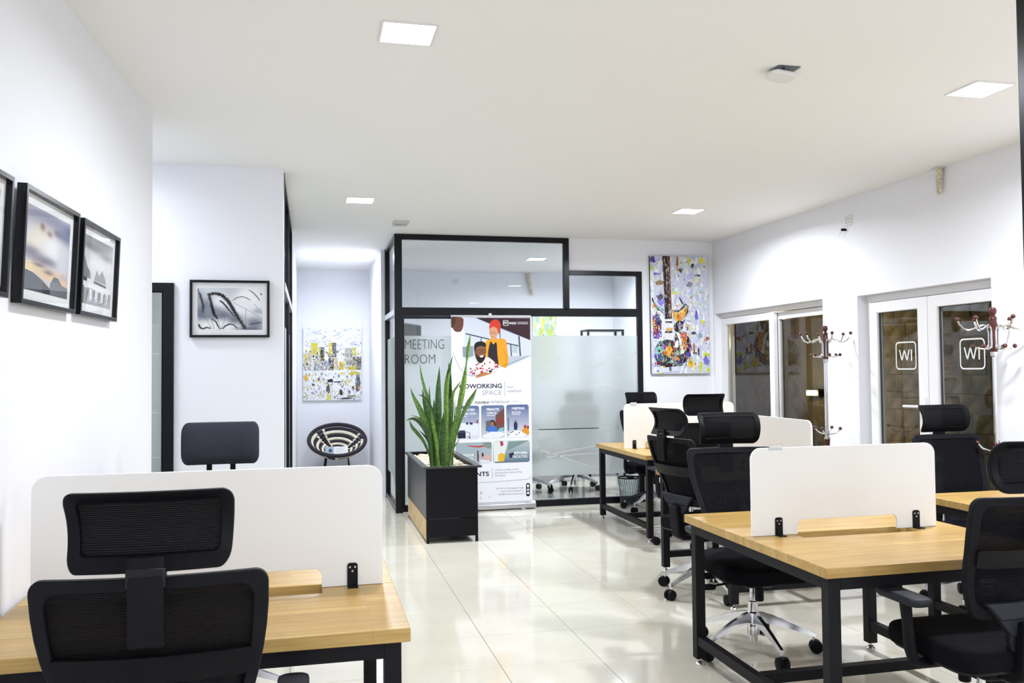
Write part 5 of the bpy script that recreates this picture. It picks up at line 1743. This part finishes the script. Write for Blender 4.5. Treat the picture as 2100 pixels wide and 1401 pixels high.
def paint_grass(cv):
    rnd = random.Random(2)
    cv.wash('e2e4e8', ((30, 6, 34, 12, 'cfd4d8'), (55, 8, 14, 20, 'b9c0c4'), (80, 22, 26, 26, 'f4f5f8'), (12, 46, 18, 26, '6f7686'), (10, 62, 18, 18, '5a6072'), (38, 66, 18, 14, '565c70'), (24, 55, 18, 18, '868c98'), (22, 90, 22, 13, 'eef0f0'), (34, 32, 12, 14, 'eceef0'), (45, 90, 16, 15, 'f4f6f6'), (58, 74, 14, 14, '6c7280'), (88, 84, 16, 16, '747a8c'), (72, 46, 18, 18, 'eeeff2'), (80, 99, 22, 7, '5a6074'), (93, 55, 9, 7, 'b0b6be'), (2, 24, 8, 20, 'a0a6b0')))
    D = '262b3a'
    for L in ([(12, 70), (22, 98)], [(40, 55), (54, 80)], [(55, 35), (80, 55), (100, 74)], [(74, 48), (74, 95)], [(88, 38), (100, 65)], [(30, 73), (36, 98)], [(42, 73), (37, 98)], [(21, 75), (26, 98)]):
        cv.stroke(L, 0.7, '6d7280')
    spike(cv, [(17, 15), (20, 30), (22, 45), (25, 60), (30, 74)], 4.6, D, rnd, 44)
    spike(cv, [(17, 16), (27, 13), (37, 17), (46, 29), (52, 44), (58, 60), (65, 78), (73, 98)], 6.0, D, rnd, 90)
    spike(cv, [(34, 30), (39, 36), (44, 44), (50, 56), (57, 68)], 3.4, '343a4a', rnd, 30)
    spike(cv, [(54, 30), (60, 23), (68, 20), (75, 23), (81, 29)], 2.2, '555b6a', rnd, 24)
    spike(cv, [(79, 4), (86, 11), (92, 21), (96, 30)], 2.2, '666c78', rnd, 20)
    spike(cv, [(22, 74), (28, 80), (31, 90), (35, 99)], 2.6, '4a5060', rnd, 22)
    spike(cv, [(38, 98), (43, 90), (49, 86), (55, 88), (62, 97)], 3.2, '4a5060', rnd, 24)
    spike(cv, [(2, 86), (4, 94), (8, 98), (14, 94), (20, 97)], 3.4, D, rnd, 26)
    spike(cv, [(3, 12), (6, 26), (9, 44), (8, 60)], 4.2, '4b5062', rnd, 30)
    spike(cv, [(80, 87), (90, 84), (99, 82)], 3.0, '4b5062', rnd, 18)
    spike(cv, [(1, 2), (2, 10), (3, 16)], 1.8, '50566a', rnd, 8)
    cv.blob(98, 14, 1.6, 2.6, '4a4f5c', rnd, 8)


def paint_sunset(cv):
    rnd = random.Random(6)
    cv.wash('c4c2cc', ((15, 8, 34, 12, '9a98ac'), (60, 8, 40, 10, '8486a2'), (86, 22, 18, 9, '3f4a7c'), (95, 12, 14, 9, '5f6690'), (38, 26, 20, 9, 'd8ccbc'), (24, 40, 30, 14, 'e6dfd2'), (62, 44, 26, 18, 'ececee'), (14, 54, 22, 7, '86808e'), (46, 60, 34, 6, '7a7484'), (84, 55, 14, 22, 'd0d2d8'), (36, 20, 6, 5, '7d5f58'), (52, 25, 7, 4, '8a6e62'), (70, 20, 10, 5, '6a6a80'), (20, 69, 26, 4, 'eed9a4'), (60, 76, 40, 7, 'e8c78c'), (32, 67, 14, 3, '7a6678'), (54, 73, 12, 3, '6c5c70'), (88, 74, 12, 6, 'c0aca8'), (90, 82, 14, 4, 'e8b890'), (10, 76, 14, 4, 'f2dca0')))
    cv.poly([(0, 76), (20, 78), (40, 84), (58, 92), (62, 100), (0, 100)], '4a4a54')
    cv.poly([(42, 86), (58, 92), (58, 100), (42, 100)], '2a2a32')
    cv.poly([(58, 100), (58, 86), (66, 76), (76, 76), (86, 84), (100, 86), (100, 100)], '5a5c66')
    for i in range(7):
        cv.stroke([(60, 85 + i * 2.2), (78, 83 + i * 2.4), (99, 88 + i * 2)], 0.8, '85878e')


def paint_fence(cv):
    rnd = random.Random(9)
    cv.wash('dcdde0', ((50, 0, 80, 16, '84868c'), (30, 14, 40, 7, '7c7e84'), (80, 22, 26, 6, '9c9ea4'), (60, 38, 44, 10, 'eeeef0'), (50, 74, 50, 4, 'f4f4f6'), (15, 30, 12, 8, 'd0d2d6')))
    cv.poly([(0, 62), (0, 36), (8, 30), (18, 46), (28, 52), (30, 62)], '7a7c80')
    cv.poly([(40, 62), (48, 46), (56, 54), (66, 44), (78, 56), (82, 64)], '9c9ea2')
    cv.poly([(0, 60), (18, 62), (18, 67), (0, 67)], '2e3034')
    cv.poly([(40, 63), (82, 66), (82, 69), (40, 67)], '34363a')
    cv.poly([(0, 78), (30, 75), (70, 80), (100, 76), (100, 100), (0, 100)], 'a6a8ac')
    cv.rect(2, 74, 10, 100, '3c3e42')
    for x in (28, 46, 66, 84):
        cv.poly([(x, 76), (x + 6, 76), (x + 7, 92), (x + 1, 94)], 'e8e9ec')
    for x in (20, 40, 58, 74, 90):
        cv.poly([(x, 80), (x + 5, 76), (x + 4, 86), (x - 3, 98)], '6c6e72')
    for L in ([(30, 99), (55, 88)], [(60, 98), (90, 86)]):
        cv.stroke(L, 0.8, '4a4c50')


g = framed('framed_photo', 'black framed monochrome grass photograph on the far wall', 0.535, 0.402, paint_grass)
g.location = (-0.553, YP - 0.004, 1.947)
f1 = framed('framed_photo', 'framed sunset photograph, middle picture on the left wall', 0.575, 0.398, paint_sunset)
f2_ = framed('framed_photo', 'framed grey fence photograph, farthest picture on the left wall', 0.555, 0.39, paint_fence)
f0 = framed('framed_photo', 'framed grey photograph cut off by the left edge of the view', 0.63, 0.385, paint_fence)
for o, yc in ((f1, 3.405), (f2_, 4.03), (f0, 2.695)):
    o.location = (wall_x(yc) + 0.012, yc, 1.935)
    o.rotation_euler = (R(2.4), 0, R(90 - 2.38))

# ------------------------------------------------------------------ woven bowl chair in the corridor
bc = thing('woven_chair', 'round black and cream woven bowl chair in the corridor', 'chair', (0.345, 12.08, 0))
TILT = R(-30)
coils = []
NR = 9
for i in range(NR):
    q = i / (NR - 1)
    rad = 0.09 + 0.285 * q
    zz = 0.20 * q ** 1.7
    seg_n = 60
    mb = MB()
    rt = 0.024 if i < NR - 1 else 0.027
    vs, fs, ms_ = [], [], []
    for k in range(seg_n):
        a = 2 * math.pi * k / seg_n
        for j in range(8):
            b = 2 * math.pi * j / 8
            vs.append(((rad + rt * math.cos(b)) * math.cos(a), (rad + rt * math.cos(b)) * math.sin(a), zz + rt * math.sin(b)))
    for k in range(seg_n):
        deg = 360 * k / seg_n
        sector = (deg % 120)
        cream = (i % 2 == (0 if deg < 130 else 1)) if i < NR - 1 else False
        if sector < 8 or 22 < sector < 27:
            cream = (k % 2 == 0) and i < NR - 1
        if 8 <= sector <= 22:
            cream = False
        for j in range(8):
            fs.append((k * 8 + j, k * 8 + (j + 1) % 8, ((k + 1) % seg_n) * 8 + (j + 1) % 8, ((k + 1) % seg_n) * 8 + j))
            ms_.append(1 if cream else 0)
    mb.v, mb.f, mb.m = vs, fs, ms_
    o = mb.build('coil', ['coil_black', 'coil_cream'], bc, smooth=70)
    o.rotation_euler = (-TILT * 1.0, 0, R(0))
    o.location = (0, 0, 0.40)
o = MB().lathe([(0.10, -0.03), (0.10, 0.0)], n=24).build('bowl_bottom', 'coil_black', bc)
o.rotation_euler = (-TILT, 0, 0)
o.location = (0, 0, 0.40)
lg = MB()
MB().tube([(-0.19, -0.20, 0.0), (-0.14, -0.16, 0.34), (0.14, -0.16, 0.34), (0.19, -0.20, 0.0)], 0.011, 8).build('leg_frame', 'black_metal', bc)
MB().tube([(-0.19, 0.24, 0.0), (-0.14, 0.16, 0.42), (0.14, 0.16, 0.42), (0.19, 0.24, 0.0)], 0.011, 8).build('leg_frame', 'black_metal', bc)
MB().tube([(-0.14, -0.16, 0.34), (-0.14, 0.16, 0.42)], 0.010, 8).build('seat_rail', 'black_metal', bc)
MB().tube([(0.14, -0.16, 0.34), (0.14, 0.16, 0.42)], 0.010, 8).build('seat_rail', 'black_metal', bc)
cd = thing('notice_card', 'pale printed card lying in the woven chair', 'card', (0.335, 11.90, 0.385))
MB().box((-0.15, -0.003, 0), (0.15, 0.003, 0.105)).build('card', 'white_plastic', cd)
cv = Canvas((0, 0, 100, 35), (0.335 - 0.148, 11.8965, 0.488), (0.296, 0, 0), (0, 0, -0.10), (0, -1, 0))
cv.rect(0, 0, 38, 35, 'a8bcc8')
cv.ell(22, 18, 9, 9, '4a6478')
cv.ell(22, 18, 4, 4, '2c3c4c')
for i in range(4):
    cv.rect(46, 6 + i * 7, 46 + (44, 36, 46, 30)[i], 8 + i * 7, 'b4bcc4')
cv.build('card_print', 'print', cd)
for ch in cd.children:
    ch.rotation_euler = (R(-18), 0, 0)

# ------------------------------------------------------------------ waste bin by the glass
bb = thing('waste_bin', 'clear mesh waste bin under the far desk by the glass', 'bin', (3.41, 9.02, 0))
bm_ = MB()
for i in range(28):
    a = 2 * math.pi * i / 28
    a2 = a + 0.35
    bm_.tube([(0.095 * math.cos(a), 0.095 * math.sin(a), 0.01), (0.12 * math.cos(a2), 0.12 * math.sin(a2), 0.30)], 0.0016, 5)
    bm_.tube([(0.095 * math.cos(a), 0.095 * math.sin(a), 0.01), (0.12 * math.cos(a - 0.35), 0.12 * math.sin(a - 0.35), 0.30)], 0.0016, 5)
bm_.build('wire_mesh', 'bin_wire', bb)
MB().lathe([(0.09, 0.0), (0.098, 0.0), (0.098, 0.012), (0.09, 0.012)], n=28).build('base', 'bin_wire', bb)
tr = MB()
tr.ring_panel([(0.123 * math.cos(2 * math.pi * i / 28), 0.123 * math.sin(2 * math.pi * i / 28)) for i in range(28)], [(0.116 * math.cos(2 * math.pi * i / 28), 0.116 * math.sin(2 * math.pi * i / 28)) for i in range(28)], lambda u, v, q: (u, v, 0.30 + q), 0.014)
tr.build('rim', 'black_plastic', bb)
MB().lathe([(0.088, 0.015), (0.115, 0.315), (0.125, 0.32), (0.125, 0.316), (0.113, 0.30), (0.086, 0.02)], n=20).build('bin_liner', 'clear_plastic', bb)

# ------------------------------------------------------------------ meeting room furniture
mt = thing('meeting_table', 'dark meeting table behind the frosted glass', 'table', (2.7, 11.45, 0))
MB().stack(rrect(-0.85, -0.40, 0.85, 0.40, 0.06), [(0.715, 0.99), (0.72, 1.0), (0.75, 1.0)]).build('tabletop', 'dark_table', mt, bevel=0.003)
for sx in (-1, 1):
    for sy in (-1, 1):
        MB().box((sx * 0.75 - 0.025, sy * 0.34 - 0.025, 0), (sx * 0.75 + 0.025, sy * 0.34 + 0.025, 0.715)).build('leg', 'black_metal', mt)
tv = thing('wall_television', 'grey television on a bracket inside the meeting room', 'television', (1.20, 10.62, 1.78), R(64))
MB().stack(rrect(-0.34, -0.018, 0.34, 0.018, 0.008), [(-0.20, 0.98), (-0.195, 1.0), (0.29, 1.0), (0.295, 0.98)]).build('body', 'tv_grey', tv)
MB().box((-0.325, -0.0195, -0.18), (0.325, -0.018, 0.28)).build('screen', 'gloss_black', tv)
MB().tube([(0, 0.02, 0.05), (-0.05, 0.16, 0.05), (0.0, 0.27, 0.05)], 0.015, 8).build('bracket_arm', 'black_metal', tv)
rk = thing('shelf_rack', 'black metal shelf rack seen through the meeting room glass', 'shelf', (4.02, 11.62, 0))
for sx in (-0.255, 0.255):
    for sy in (-0.15, 0.15):
        MB().box((sx - 0.014, sy - 0.014, 0), (sx + 0.014, sy + 0.014, 2.05)).build('post', 'black_metal', rk)
for z in (0.2, 0.65, 1.1, 1.55, 2.03):
    MB().box((-0.27, -0.165, z), (0.27, 0.165, z + 0.022)).build('shelf', 'black_metal', rk)

# ------------------------------------------------------------------ small things on the right wall
so = thing('wall_socket', 'white power socket high on the right wall', 'socket', (XR, 6.58, 2.765))
MB().prism(rrect(-0.045, -0.045, 0.045, 0.045, 0.008), -0.012, 0.0, 'x').build('plate', 'white_plastic', so, bevel=0.002)
hs = MB()
for y, z in ((-0.02, 0.008), (0.0, 0.018), (0.02, 0.008), (-0.02, -0.02), (0.02, -0.02)):
    hs.box((-0.0126, y - 0.003, z - 0.005), (-0.0119, y + 0.003, z + 0.005))
hs.build('socket_holes', 'dark_hole', so)
kb = thing('cable_stub', 'black cable end sticking out below the wall socket', 'cable', (XR, 6.625, 2.69))
MB().tube([(0, 0, 0), (-0.04, 0.005, 0.0)], 0.011, 10).build('plug', 'black_plastic', kb)
MB().tube([(-0.012, 0.0, 0.0), (-0.03, 0.03, -0.015), (-0.03, 0.06, -0.05)], 0.003, 6).build('wire', 'white_plastic', kb)
ps = thing('pipe_stub', 'beige taped pipe stub hanging at the top of the right wall', 'pipe', (XR - 0.035, 5.43, CEIL))
MB().tube([(0, 0, 0), (0.002, 0.004, -0.06), (0.0, 0.0, -0.12), (0.006, 0.006, -0.175), (0.0, 0.012, -0.20)], [0.028, 0.023, 0.021, 0.017, 0.008], 12).build('wrapped_pipe', 'tape_beige', ps)
for i, z in enumerate((-0.035, -0.07, -0.105, -0.14)):
    o = MB().lathe([(0.0235 - i * 0.0008, -0.006), (0.0255 - i * 0.0008, -0.004), (0.0255 - i * 0.0008, 0.004), (0.0235 - i * 0.0008, 0.006)], (0, 0.002, 0), 12).build('tape_wrap', 'tape_beige', ps)
    o.location = (0, 0, z)
    o.rotation_euler = (R(18), R(10), 0)
MB().box((-0.03, -0.035, -0.012), (0.034, 0.035, 0.0)).build('hole_edge', 'grey_box', ps)
mp2 = thing('air_hose', 'pale hose hanging from the meeting room ceiling', 'hose', (3.19, YF - 0.04, 2.95))
MB().tube([(0, 0, 0), (0.01, 0, -0.1), (0.03, -0.01, -0.22), (0.055, -0.01, -0.33)], [0.03, 0.026, 0.024, 0.02], 10).build('hose', 'tape_beige', mp2)
for i, (x, z) in enumerate(((0.006, -0.06), (0.016, -0.14), (0.030, -0.22), (0.045, -0.29))):
    o = MB().lathe([(0.026, -0.006), (0.029, 0.0), (0.026, 0.006)], (0, 0, 0), 12).build('hose_ring', 'tape_beige', mp2)
    o.location = (x, -0.006, z)
s2 = thing('meeting_room_socket', 'small white socket high on the meeting room far wall', 'socket', (2.09, YF, 2.81))
MB().prism(rrect(-0.045, -0.045, 0.045, 0.045, 0.008), -0.012, 0.0, 'y').build('plate', 'white_plastic', s2, bevel=0.002)
MB().box((-0.02, -0.0128, 0.0), (0.02, -0.0119, 0.006)).build('socket_holes', 'dark_hole', s2)
